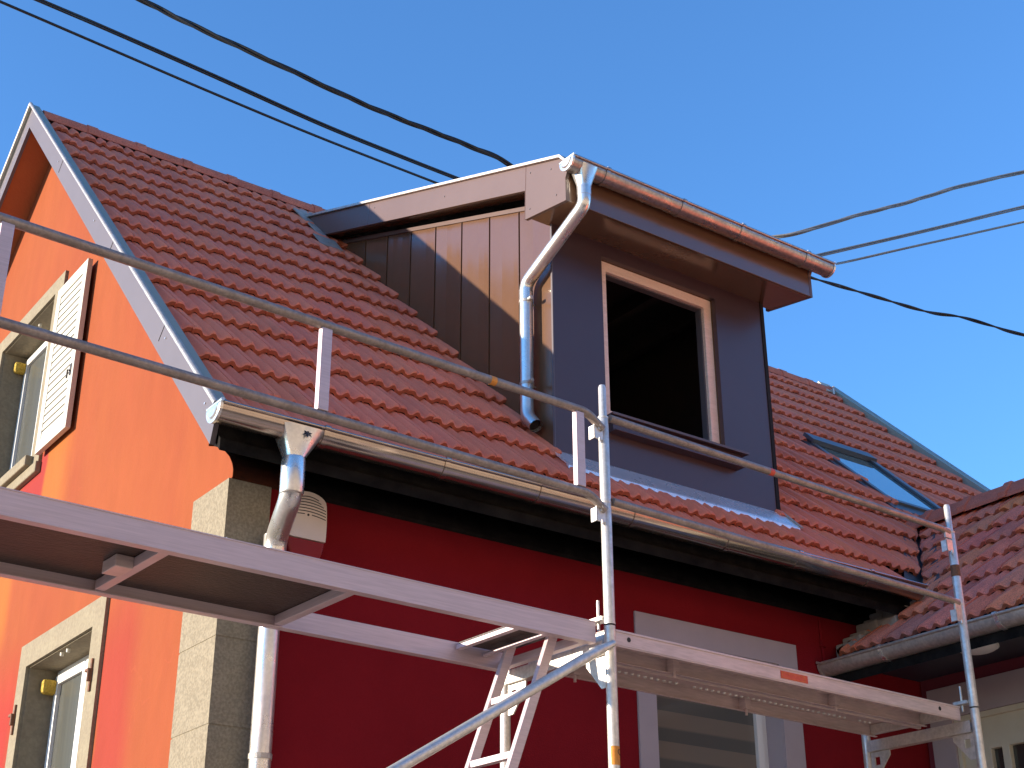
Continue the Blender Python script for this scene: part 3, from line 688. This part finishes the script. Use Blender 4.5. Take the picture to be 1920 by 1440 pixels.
# roof window ----------------------------------------------------------------
def PR(x, y, h): return Vector((x, y-h*uz, ZT(y)+h*uy))
def rbox(mb, x0, x1, y0, y1, h0, h1): mb.box(x0, x1, y0, y1, h0, h1, T=lambda p: PR(p.x, p.y, p.z))
ASH = mat('roof window trim', (.10,.10,.105), .4, .4, col2=(.07,.07,.075), nscale=8)
b = MB(); rbox(b, 8.97, 9.06, 7.20, 8.22, -.04, .012); rbox(b, 9.82, 9.90, 7.20, 8.22, -.04, .020); rbox(b, 9.06, 9.82, 8.12, 8.22, -.04, .02); rbox(b, 9.06, 9.82, 7.20, 7.33, -.04, .01)
rw = b.build('roof_window', ASH, house)
b = MB(); rbox(b, 9.04, 9.10, 7.30, 8.16, .013, .030); rbox(b, 9.78, 9.86, 7.30, 8.16, .021, .040); rbox(b, 9.04, 9.86, 8.07, 8.17, .021, .065); rbox(b, 9.10, 9.78, 7.30, 7.34, .011, .030)
b.build('sash', mat('grey sash cover', (.13,.13,.14), .4, .4), rw)
b = MB(); rbox(b, 9.10, 9.78, 7.34, 8.07, .012, .018); b.build('pane', SKYGLASS, rw)

# ------------------------------------------------------------------ SIREN on the wall
sir = thing('alarm_siren', 'pale alarm siren with slots and red lens on the dark red wall', 'siren', (3.175, 6.2, 3.9))
def bulge(z):  # half width at height z
    return .094+.012*math.sin(math.pi*min(1, max(0, (z-3.88)/.36)))
zs = [3.986+.19*k/6 for k in range(7)]
topc = [(3.175-.0995*math.cos(R(a)), 4.176+.055*math.sin(R(a))) for a in range(0, 181, 15)]
cov = [(3.175+bulge(z), z) for z in zs]+list(reversed(topc))+[(3.175-bulge(z), z) for z in reversed(zs)]
MB().prism(cov, FY-.075, FY-.001, 'y').build('cover', SIREN, sir, bevel=.012)
len_ = [(3.175+bulge(3.984), 3.983),(3.175+.094,3.93),(3.175+.080,3.895),(3.175-.080,3.895),(3.175-.094,3.93),(3.175-bulge(3.984), 3.983)]
MB().prism(len_, FY-.070, FY-.001, 'y').build('lens', LENS, sir, bevel=.010)
sb = MB()
for k in range(7):
    zc = 4.205-.0155*k; hw = min(.098, .055+.014*k)
    for i in range(10):
        if k == 6 and i in (4, 5): continue
        a0, a1 = -1+2*i/10, -1+2*(i+1)/10
        z0_, z1_ = zc-.012*a0*a0, zc-.012*a1*a1
        sb.face([(3.175+hw*a0, FY-.0762, z0_-.0025),(3.175+hw*a1, FY-.0762, z1_-.0025),(3.175+hw*a1, FY-.0762, z1_+.0025),(3.175+hw*a0, FY-.0762, z0_+.0025)])
sb.tube([(3.175,FY-.0755,4.109),(3.175,FY-.078,4.109)], .006, 10)
sb.build('slots', INK, sir)

# ------------------------------------------------------------------ EXTENSION on the right
ext = thing('house_extension', 'low tiled side wing with white porch window and dull gutter', 'house wing', (7.77, 4.5, 0))
E0 = 2.6
MB().prism([(E0,0),(6.19,0),(6.19,4.0),(E0,4.0)], 7.77, 8.0, 'x', [[(E0+.4,.9),(5.965,.9),(5.965,3.66),(E0+.4,3.66)]]).build('side_wall', mat('dark maroon render', (.16,.02,.035), .9, bump=.2), ext)
MB().prism([(8.0,0),(10.0,0),(10.0,4.0),(8.9,5.3),(8.0,4.6)], E0, E0+.2, 'y').build('end_wall', RED, ext)
MB().box(10.0, 10.2, E0, 6.19, 0, 4.0).build('far_wall', RED, ext)
MB().prism([(E0+.2,.7),(6.14,.7),(6.14,3.86),(E0+.2,3.86)], 7.755, 7.77, 'x', [[(E0+.4,.9),(5.965,.9),(5.965,3.66),(E0+.4,3.66)]]).build('wall_surround', GREYP, ext)
CRM = mat('cream porch joinery', (.62,.57,.44), .5, col2=(.56,.51,.38), nscale=5)
PWX = 7.80
f = MB().prism([(E0+.4,.9),(5.965,.9),(5.965,3.66),(E0+.4,3.66)], PWX, PWX+.08, 'x', [[(5.655,1.0),(5.735,1.0),(5.735,3.43),(5.655,3.43)],[(4.75,1.0),(5.60,1.0),(5.60,3.43),(4.75,3.43)],[(3.8,1.0),(4.65,1.0),(4.65,3.43),(3.8,3.43)]])
f.box(PWX-.03, PWX, 5.935, 5.965, .9, 3.66); f.box(PWX-.03, PWX, E0+.4, 5.934, 3.625, 3.66)
pw = f.build('porch_window', CRM, ext, bevel=.004)
MB().box(PWX+.035, PWX+.041, 3.7, 5.75, .98, 3.45).build('pane', GLASS, pw)
# roof planes
cx_ = 1/math.sqrt(1+.75*.75); sx_ = .75*cx_
XRG, ZRG = 8.9, Z2(8.9)
def PE(u, s, h):  # u runs towards -y (the camera), s down the slope towards -x
    return Vector((XRG-s*cx_-h*sx_, -u, ZRG-s*sx_+h*cx_))
def yvalley(x): return 5.841+(Z2(x)-4.359)/S
def extclip(u, s, h):
    x = XRG-s*cx_; lim = yvalley(x)-.03 if Z2(x) > 4.40 else 6.12
    return (max(u, -lim), s, h)
et = MB(); EE = .352; TW2 = .245
nrow = 7
for r_ in range(-1, nrow):
    s1 = .35+EE*r_; s0 = s1-EE-.03; ln = EE+.03
    if s1 < 0: continue
    if s0 < -.02: s0 = -.02; ln = s1-s0
    xm = XRG-(s1-.15)*cx_
    for k in range(0, 22):
        u0 = -7.2+TW2*k+(TW2/2 if r_ % 2 else 0)
        x_ = XRG-max(s0, 0)*cx_; lim = yvalley(x_)-.03 if Z2(x_) > 4.40 else 6.12
        if -(u0+TW2) > lim-.03 or -u0 < E0: continue
        a = random.random(); base = random.choice([(1.,1.,1.),(.9,.88,.86),(1.06,1.0,.92),(.78,.78,.86),(1.06,1.08,.80),(.98,.94,.92),(1.,.97,.95)])
        et.col = tuple(c_*random.uniform(.9,1.08) for c_ in base)
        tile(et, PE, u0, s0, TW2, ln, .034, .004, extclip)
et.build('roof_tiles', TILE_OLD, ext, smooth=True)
d = MB()
d.prism([(6.88,Z2(6.88)-.10),(XRG,ZRG-.10),(XRG,ZRG-.16),(6.88,Z2(6.88)-.16)], E0-.2, 6.18, 'y')
d.prism([(8.0,Z2(8.0)-.10),(XRG,ZRG-.10),(XRG,ZRG-.16),(8.0,Z2(8.0)-.16)], 6.18, 7.05, 'y')
d.prism([(XRG,ZRG-.05),(10.9,ZRG-1.55),(10.9,ZRG-1.62),(XRG,ZRG-.12)], E0-.2, 6.9, 'y')
d.build('roof_deck', DARKWOOD, ext)
MB().prism([(XRG,ZRG+.02),(10.9,ZRG-1.48),(10.9,ZRG-1.54),(XRG,ZRG-.04)], E0-.2, 6.95, 'y').build('far_roof_tiles', TILE_OLD, ext)
rc = MB(); y = 7.15
while y > E0-.1:
    rc.col = (random.uniform(.74,.86),)*3
    for (ya, yb, k) in ((y-.37, y, 0.), (y-.40, y-.33, .016)):
        rr = .13+k
        pr = [(XRG-rr*1.05, ZRG-.055),(XRG-rr*.95, ZRG-.02+k),(XRG-.035, ZRG+.085+k),(XRG+.035, ZRG+.085+k),(XRG+rr*.95, ZRG-.02+k),(XRG+rr*1.05, ZRG-.055),(XRG,ZRG+.02)]
        rc.prism(pr, ya, yb, 'y')
    y -= .37
rc.build('ridge_tiles', TILE_OLD, ext, bevel=.008)
# valley metal
vl = MB(); pts = []
for k in range(9):
    x = 7.52+(8.72-7.52)*k/8; y_ = yvalley(x); pts.append((x, y_, Z2(x)))
for a, b_ in zip(pts[:-1], pts[1:]):
    vl.face([(a[0]-.16,a[1],a[2]+.010),(b_[0]-.16,b_[1],b_[2]+.010),(b_[0],b_[1],b_[2]-.03),(a[0],a[1],a[2]-.03)])
    vl.face([(a[0],a[1],a[2]-.03),(b_[0],b_[1],b_[2]-.03),(b_[0],b_[1]-.16,b_[2]+.010),(a[0],a[1]-.16,a[2]+.010)])
vl.build('valley', DLEAD, ext)
# mortar and lead against the red wall, under the main eaves
ml = MB(); random.seed(3)
for k in range(9):
    x = 6.98+.07*k; z = Z2(x)
    ml.box(x, x+.075, 6.06+random.uniform(-.05,.02), 6.19, z-.05, z+.035+random.uniform(0,.025))
for k in range(7):
    x = 7.20+.06*k; ml.box(x, x+.07, 5.86+random.uniform(-.03,.03), 6.07, Z2(x)-.04, Z2(x)+.03+random.uniform(0,.02))
ml.build('wall_flashing', LEAD, ext, bevel=.012)
# eaves: fascia, ceiling, gutter, lamp
MB().box(6.945, 6.965, E0-.2, 6.18, 3.87, 3.96).build('eaves_board', BLACK, ext)
MB().box(6.966, 7.765, E0-.2, 6.19, 3.935, 3.95).build('porch_ceiling', mat('dark stained boards', (.03,.03,.045), .5, col2=(.02,.02,.03), nscale=6), ext)
gutter(ext, 'gutter', 6.175, E0-.2, 6.872, 3.905, .068, ZINC_OLD, [5.69, 4.85, 4.0, 3.2], ZINC_OLD, axis='y')
lamp = thing('ceiling_lamp', 'round white ceiling lamp under the porch eaves', 'lamp', (7.345, 5.395, 3.93))
def dome(cx, cy_, z, r, h, up=-1):
    m = MB(); n_ = 28; vs = [(cx,cy_,z+up*h)]
    for j in range(1, 7):
        a = math.pi/2*j/6
        for k in range(n_): vs.append((cx+r*math.sin(a)*math.cos(2*math.pi*k/n_), cy_+r*math.sin(a)*math.sin(2*math.pi*k/n_), z+up*h*math.cos(a)))
    fs = [(0, 1+k, 1+(k+1) % n_) for k in range(n_)]
    for j in range(5):
        for k in range(n_): fs.append((1+j*n_+k, 1+(j+1)*n_+k, 1+(j+1)*n_+(k+1) % n_, 1+j*n_+(k+1) % n_))
    m.mesh(vs, fs); return m
dome(7.345, 5.395, 3.925, .122, .035).build('diffuser', mat('opal plastic', (.75,.72,.70), .35), lamp, smooth=True)
MB().tube([(7.345,5.395,3.935),(7.345,5.395,3.920)], .127, 28).build('lamp_base', PVC, lamp)

# ------------------------------------------------------------------ SCAFFOLD
P0 = Vector((3.93, 4.736, 0)); eU = Vector((.99909, .0426, 0)); nV = Vector((-.0426, .99909, 0))
def W(u, v, z): return P0+eU*u+nV*v+Vector((0, 0, z))
def WT(p): return W(p.x, p.y, p.z)
def sbox(mb, u0, u1, v0, v1, z0, z1): mb.box(u0, u1, v0, v1, z0, z1, T=WT)
def stube(mb, pts, r, seg=16, **k): mb.tube([W(*p) for p in pts], r, seg, **k)
def uprism(mb, pts_vz, u0, u1, holes=()):
    tmp = MB().prism(pts_vz, u0, u1, 'x', holes); mb.mesh([WT(Vector(p)) for p in tmp.v], tmp.f)
def frame_thing(u, label):
    t = thing('scaffold_frame', label, 'scaffold frame', W(u, .36, 0), 'upright scaffold frames')
    for v in (0, .73):
        m = MB(); stube(m, [(u,v,.03),(u,v,3.345)], .0243); m.build('upright', GALV, t, smooth=True)
        m = MB(); sbox(m, u-.07, u+.07, v-.07, v+.07, .004, .012); m.build('base_plate', GALV, t)
    m = MB(); sbox(m, u-.025, u+.025, .025, .705, 3.225, 3.232); sbox(m, u-.025, u-.021, .025, .705, 3.232, 3.285); sbox(m, u+.021, u+.025, .025, .705, 3.232, 3.285)
    m.build('transom', GALV, t)
    for s_ in (1, -1):
        vv = lambda q: q if s_ == 1 else .73-q
        poly = [(vv(.026),3.223),(vv(.155),3.223),(vv(.155),3.195),(vv(.060),3.085),(vv(.026),3.085)]
        hol = [[(vv(.050),3.15),(vv(.085),3.15),(vv(.085),3.195),(vv(.050),3.195)]] if u > 1 or s_ == -1 else []
        m = MB(); uprism(m, poly, u-.004, u+.004, hol); m.build('gusset', GALV, t)
    m = MB(); stube(m, [(u-.0,.072,3.34),(u,.072,3.475)], .0065, 10); m.build('lock_pin', GALV, t)
    m = MB(); sbox(m, u-.028, u+.02, .022, .11, 3.375, 3.392); m.build('deck_lock', GALV, t)
    return t
def gpost(u, label):
    t = thing('guard_post', label, 'guard post', W(u, 0, 3.35), 'guard posts above the deck')
    m = MB(); stube(m, [(u,0,3.352),(u,0,4.325),(u,0,4.335),(u,0,4.475),(u,0,4.487)], [.0243,.0243,.0180,.0180,.014], hollow=False); m.build('tube', GALV, t, smooth=True)
    for z in (3.352, 3.905, 4.318):
        m = MB(); stube(m, [(u,0,z),(u,0,z+.008)], .0256); m.build('collar', GALV, t, smooth=True)
    for z in (4.235, 3.84):
        m = MB(); sbox(m, u-.075, u-.022, -.022, -.014, z-.035, z+.035); sbox(m, u-.075, u-.068, -.022, .018, z-.035, z+.03); stube(m, [(u-.05,-.03,z-.05),(u-.05,-.03,z-.03)], .006, 8)
        m.build('wedge_box', GALV, t, bevel=.002)
    return t
f0 = frame_thing(0, 'middle scaffold frame beside the ladder')
frame_thing(2.57, 'right scaffold frame in front of the tiled side wing')
frame_thing(-3.07, 'left scaffold frame at the far left of the orange gable')
p0 = gpost(0, 'upright guard post standing in front of the open dormer window')
p1 = gpost(2.57, 'upright guard post with rusty band in front of the side wing roof')
p2 = gpost(-3.07, 'left guard post at the outer end of the double guard rail')
m = MB(); stube(m, [(2.57,0,4.068),(2.57,0,4.132)], .0252); m.build('rust_band', RUST, p1, smooth=True)
m = MB(); stube(m, [(2.57-.01,-.025,4.37),(2.57-.01,-.0256,4.371)], .005, 8); m.build('hole', INK, p1)
# sticker on the frame upright
st = MB(); n_ = 10
for k in range(n_):
    a0, a1 = R(-165+135*k/n_), R(-165+135*(k+1)/n_)
    st.face([W(.0249*math.cos(a0), .0249*math.sin(a0), 2.755),W(.0249*math.cos(a1), .0249*math.sin(a1), 2.755),W(.0249*math.cos(a1), .0249*math.sin(a1), 2.832),W(.0249*math.cos(a0), .0249*math.sin(a0), 2.832)])
st.build('sticker', STICK_O, f0)
cv = bpy.data.curves.new('letter', 'FONT'); cv.body = 'Q'; cv.size = .034; cv.extrude = .0004; cv.align_x = 'CENTER'; cv.align_y = 'CENTER'
tmp = bpy.data.objects.new('tmp', cv); C.objects.link(tmp); bpy.context.view_layer.update()
me = bpy.data.meshes.new_from_object(tmp.evaluated_get(bpy.context.evaluated_depsgraph_get())); bpy.data.objects.remove(tmp)
lt = MB(); vs = []
for v in me.vertices:
    a = R(-62)+v.co.x/.0253; rr = .0253+v.co.z; vs.append(W(rr*math.cos(a), rr*math.sin(a), 2.808+v.co.y))
lt.mesh(vs, [tuple(p.vertices) for p in me.polygons]); lt.build('letter', INK, f0)
# double guard rail, left bay
gr = thing('guard_rail', 'double guard rail frame with square uprights in front of the orange gable', 'guard rail', W(-1.5, -.03, 3.9))
for z in (4.318, 3.925):
    m = MB(); stube(m, [(-3.045,-.02,z-.065),(-2.96,-.015,z),(-.11,-.015,z),(-.025,-.022,z-.065)], .0195, fillet=.04); m.build('rail', GALV_RUST, gr, smooth=True)
    m = MB(); stube(m, [(-.045,-.038,z-.05),(-.045,-.018,z-.05)], .012, 10); sbox(m, -.055, -.025, -.030, -.022, z-.075, z-.03); m.build('hook', GALV, gr, bevel=.002)
for u in (-2.79, -1.4885, -.163):
    m = MB(); sbox(m, u-.024, u+.024, -.030, .0, 3.943, 4.301); m.build('upright', ALU, gr, bevel=.003)
m = MB(); stube(m, [(-.665,-.015,4.318),(-.635,-.015,4.318)], .0202); m.build('paint_mark', STICK_O, gr, smooth=True)
# single rails, right bay
for i, (z, lab) in enumerate(((4.325, 'upper single guard rail crossing the dormer sill'), (3.918, 'lower single guard rail in front of the main gutter'))):
    t = thing('guard_rail', lab, 'guard rail', W(1.3, 0, z))
    m = MB(); stube(m, [(.03,-.012,z),(.10,-.012,z),(2.47,-.012,z),(2.535,-.012,z-.01)], .0185, fillet=.03); m.build('rail', GALV_RUST, t, smooth=True)
    m = MB(); sbox(m, 2.49, 2.545, -.024, -.012, z-.05, z+.012); m.build('end_lug', GALV, t, bevel=.002)
    if i == 0:
        m = MB(); stube(m, [(1.09,-.012,z),(1.12,-.012,z)], .0190); m.build('paint_mark', STICK_R, t, smooth=True)
t = thing('diagonal_brace', 'diagonal tube brace running down left from the middle post', 'brace', W(-1.5, -.03, 2.4))
m = MB(); stube(m, [(-.01,-.034,3.262),(-.10,-.034,3.215),(-3.07,-.034,1.425)], [.014,.0225,.0225]); m.build('tube', GALV, t, smooth=True)
# left deck with hatch
dk = thing('hatch_deck', 'aluminium scaffold deck with dark plywood and open hatch', 'scaffold deck', W(-1.5, .36, 3.28))
for (v0, v1, lab) in ((.035,.062,1),(.655,.682,2)):
    m = MB(); sbox(m, -3.01, -.05, v0, v1, 3.275, 3.362)
    sbox(m, -3.01, -.05, v0-.002 if lab == 1 else v0-.012, v1+.012 if lab == 1 else v1+.002, 3.270, 3.277)
    if lab == 1: sbox(m, -3.01, -.05, v0-.003, v1+.02, 3.360, 3.366)
    m.build('side_beam', ALU, dk, bevel=.0015)
m = MB(); sbox(m, -3.0, -1.24, .060, .657, 3.318, 3.328)
m.build('plywood', PLY, dk)
for u in (-2.98, -2.03, -1.25, -.07):
    m = MB(); sbox(m, u-.020, u+.020, .075, .643, 3.278, 3.316); m.build('cross_bar', ALU, dk, bevel=.002)
m = MB(); sbox(m, -2.12, -2.05, .30, .42, 3.27, 3.317); m.build('bracket', STEELB, dk, bevel=.003)
m = MB(); sbox(m, -.345, -.315, .07, .645, 3.325, 3.345); m.build('hinge_bar', ALU, dk, bevel=.002)
m = MB(); stube(m, [(-.185,.07,3.325),(-.185,.645,3.325)], .011, 10); m.build('hinge_bar', ALU, dk, smooth=True)
m = MB(); sbox(m, -.33, -.075, .07, .645, 3.352, 3.360); m.build('end_plate', PLY, dk)
# loose board and scrap on the deck
t = MB(); sbox(t, -1.93, -1.26, .10, .60, 3.366, 3.390); tag(t.build('plywood_board', PLY), 'loose dark plywood board lying on the left scaffold deck', 'board')
t = MB(); rnd = [(0,0,0),(.028,.004,.002),(.034,.006,.03),(.016,.01,.046),(-.006,.006,.028),(.012,-.012,.018)]
t.mesh([W(-1.75+p[0], .2+p[1], 3.391+p[2]) for p in rnd], [(0,1,5),(1,2,5),(2,3,5),(3,4,5),(4,0,5),(0,4,3,2,1)])
tag(t.build('paper_scrap', PVC), 'small crumpled white scrap lying on the plywood board', 'scrap')
# ladder
ld = thing('ladder', 'aluminium ladder hanging down from the open deck hatch', 'ladder', W(-.35, .35, 2.8))
sl_ = .385
def lu(z): return -.150-(3.34-z)*sl_
for v0, v1 in ((.185,.212),(.485,.512)):
    m = MB(); zt, zb = 3.345, .60; k = .024
    vs = [W(lu(z)+du, v, z) for z in (zb, zt) for v in (v0, v1) for du in (-k, k)]
    m.mesh(vs, [(0,1,3,2),(4,6,7,5),(0,4,5,1),(2,3,7,6),(0,2,6,4),(1,5,7,3)]); m.build('stile', ALU, ld, bevel=.002)
z = 3.345-.275
zlist = []
while z > .7: zlist.append(z); z -= .28
for z in zlist:
    m = MB(); sbox(m, lu(z)-.018, lu(z)+.018, .213, .484, z-.014, z+.014); m.build('rung', ALU, ld, bevel=.002)
# two steel planks, right bay
def plank(v0, v1, lab, hooks):
    t = thing('steel_plank', lab, 'scaffold plank', W(1.3, (v0+v1)/2, 3.3), 'steel scaffold planks in the right bay')
    m = MB(); sbox(m, .045, 2.51, v0, v0+.003, 3.288, 3.352); sbox(m, .045, 2.51, v1-.003, v1, 3.288, 3.352)
    sbox(m, .045, 2.51, v0+.003, v0+.018, 3.288, 3.292); sbox(m, .045, 2.51, v1-.018, v1-.003, 3.288, 3.292)
    sbox(m, .045, 2.51, v0, v1, 3.352, 3.356); sbox(m, .045, 2.51, v0+.002, v0+.020, 3.282, 3.288); sbox(m, .045, 2.51, v0-.004, v0, 3.346, 3.356)
    m.build('profile', STEELB, t, bevel=.0012)
    b = MB(); r0 = .010
    nv = 3 if v1-v0 < .25 else 4
    for j in range(nv):
        vv = v0+.045+(v1-v0-.09)*j/(nv-1); u = .09+(.02 if j % 2 else 0)
        while u < 2.45:
            if not (.98 < (u % 1.25)+.0 < 1.06):
                vs = [W(u+r0*math.cos(a), vv+r0*math.sin(a), 3.352) for a in [R(60*k) for k in range(6)]]+[W(u+r0*.6*math.cos(a), vv+r0*.6*math.sin(a), 3.345) for a in [R(60*k) for k in range(6)]]
                b.mesh(vs, [(k, (k+1) % 6, 6+(k+1) % 6, 6+k) for k in range(6)]+[(6,7,8,9,10,11)])
            u += .042
    b.build('tread_bumps', GALV, t)['kind'] = 'stuff'
    for u in hooks:
        h = MB(); sbox(h, u-.02, u+.02, v1-.05, v1-.004, 3.293, 3.350); stube(h, [(u,v1-.035,3.292),(u,v1-.035,3.262)], .007, 8); h.build('stiffener', STEELB, t)
    for u in (.045, 2.47):
        e = MB(); sbox(e, u, u+.04, v0+.004, v1-.004, 3.30, 3.350); e.build('end_hook', GALV, t, bevel=.002)
    return t
pa = plank(.05, .285, 'front steel scaffold plank with a red label', (.62, 1.75))
pb = plank(.305, .62, 'rear steel scaffold plank nearer the red wall', (.30, 1.45))
m = MB(); sbox(m, 1.125, 1.315, .0478, .0495, 3.300, 3.336); m.build('sticker', STICK_R, pa)
m = MB()
for q in (0, 1): sbox(m, 1.135+.155*q, 1.137+.155*q, .0472, .0478, 3.304, 3.332)
sbox(m, 1.135, 1.29, .0472, .0478, 3.3300, 3.3310); sbox(m, 1.135, 1.29, .0472, .0478, 3.3040, 3.3050); m.build('sticker_lines', STICK_O, pa)
for u in (.155, 2.338):
    m = MB(); stube(m, [(u,.0495,3.322),(u,.0485,3.322)], .011, 14); m.build('hole', INK, pa)

# ------------------------------------------------------------------ CABLES and roof mast
mast = thing('roof_mast', 'steel cable mast standing on the ridge behind the dormer', 'mast', (8.8, 10, 8.3))
MB().tube([(8.8,10.0,7.8),(8.8,10.0,9.72)], .03, 14).build('pole', GALV, mast, smooth=True)
m = MB()
for z in (9.6, 9.33, 9.15, 8.95): m.box(8.66, 8.94, 9.97, 10.03, z-.012, z+.012)
m.build('crossarm', GALV, mast)
def spline(pts, n=10):
    P_ = [Vector(p) for p in pts]; P_ = [P_[0]*2-P_[1]]+P_+[P_[-1]*2-P_[-2]]; out = []
    for i in range(1, len(P_)-2):
        for k in range(n):
            t = k/n; a, b_, c, d = P_[i-1], P_[i], P_[i+1], P_[i+2]
            out.append(.5*((2*b_)+(c-a)*t+(2*a-5*b_+4*c-d)*t*t+(3*b_-a-3*c+d)*t**3))
    out.append(P_[-2]); return out
def cable(name, label, pts, r, m, strands=1, twist=.55, sep=1.0, grp='overhead cables'):
    pts = [Vector(p) for p in pts]
    if abs(pts[-1].x-8.8) < 1e-6:
        d = (pts[-2]-pts[-3]); k = (pts[-1]-pts[-2]).length/max(d.length, 1e-6); q = pts[-2]+d*min(k*.5, 1.0); pts.insert(len(pts)-1, q)
    if abs(pts[0].x-8.8) < 1e-6:
        d = (pts[1]-pts[2]); pts.insert(1, pts[1]+d*min(1.0, .5*(pts[0]-pts[1]).length/d.length))
    if abs(pts[0].x-8.8) > 1e-6:
        d = (pts[0]-pts[1]).normalized(); pts = [pts[0]+d*22, pts[0]+d*9, pts[0]+d*3]+pts
    if abs(pts[-1].x-8.8) > 1e-6:
        d = (pts[-1]-pts[-2]).normalized(); pts = pts+[pts[-1]+d*3, pts[-1]+d*9, pts[-1]+d*22]
    L = spline(pts); mb = MB()
    if strands == 1: mb.tube(L, r, 8)
    else:
        acc = 0; D = [0]
        for a, b_ in zip(L[:-1], L[1:]): acc += (b_-a).length; D.append(acc)
        fine = []
        for i in range(len(L)-1):
            for k in range(4): fine.append((L[i].lerp(L[i+1], k/4), D[i]+(D[i+1]-D[i])*k/4))
        for s_ in range(strands):
            q = []
            for i, (p, dd) in enumerate(fine):
                t = (fine[min(i+1, len(fine)-1)][0]-fine[max(i-1, 0)][0]).normalized()
                a = (Vector((0,0,1))-t*t.z).normalized(); b_ = t.cross(a)
                an = 2*math.pi*(dd/twist+s_/strands)+.6*math.sin(dd*2.1) if twist else 2*math.pi*s_/strands
                q.append(p+(a*math.cos(an)+b_*math.sin(an))*r*sep*(1.0+.12*math.sin(dd*1.3+s_)))
            mb.tube(q, r, 8)
    return tag(mb.build(name, m, smooth=True), label, 'cable', grp)
MT = lambda z: (8.8, 10.0, z)
cable('overhead_cable', 'thick twisted black cable at upper left, topmost of the left cables', [(1.468,10.704,10.91),(2.423,10.497,10.549),(3.392,10.258,10.228),(3.856,10.053,10.005),(4.534,9.742,9.699),(5.318,9.474,9.422),(6.101,9.181,9.188),(6.561,9.065,9.052),(7.7,9.3,8.86),MT(8.95)], .0135, RUBBER, 3, 1.25, 1.0)
cable('overhead_cable', 'black double cable in the middle of the three left cables', [(1.346,9.093,8.909),(2.272,9.116,8.892),(2.792,9.24,8.972),(3.742,9.35,9.01),(4.738,9.351,8.946),(5.574,9.411,8.977),(6.255,9.45,9.004),MT(9.15)], .0105, RUBBER, 2, 0, 1.0)
cable('overhead_cable', 'thin black cable, lowest of the three left cables', [(1.379,9.139,8.788),(1.994,9.312,8.901),(2.853,9.372,8.905),(3.778,9.4,8.88),(4.767,9.392,8.839),(6.074,9.499,8.91),MT(9.1)], .0115, RUBBER)
cable('overhead_cable', 'twisted grey cable with a clamp, topmost right of the dormer', [MT(9.1),(9.703,8.945,9.345),(9.947,8.741,9.393),(10.556,8.533,9.698),(11.188,8.318,9.989),(11.904,8.13,10.36),(12.819,7.905,10.783),(14.28,7.198,11.359)], .0120, GREYCABLE, 3, 1.7, .95)
cable('overhead_cable', 'straight grey double cable, middle one right of the dormer', [MT(9.0),(10.127,8.741,9.171),(10.636,8.646,9.406),(11.273,8.438,9.676),(12.0,8.266,10.007),(12.917,8.043,10.425),(14.382,7.342,10.984)], .0105, GREYCABLE, 2, 0, 1.0)
cable('overhead_cable', 'straight grey single cable, lowest rising one right of the dormer', [MT(8.9),(10.281,8.676,9.091),(10.669,8.692,9.285),(11.307,8.486,9.552),(12.038,8.319,9.87),(12.958,8.102,10.273),(14.426,7.405,10.822)], .0135, GREYCABLE)
cable('overhead_cable', 'thin wavy black cable sloping down to the right of the dormer', [MT(9.4),(10.173,8.825,8.968),(10.487,8.654,8.873),(10.777,8.497,8.784),(11.211,8.26,8.654),(11.489,8.086,8.608),(11.777,7.927,8.523),(12.066,7.768,8.438),(13.155,7.134,8.178)], .010, RUBBER, 2, .8, 1.0)
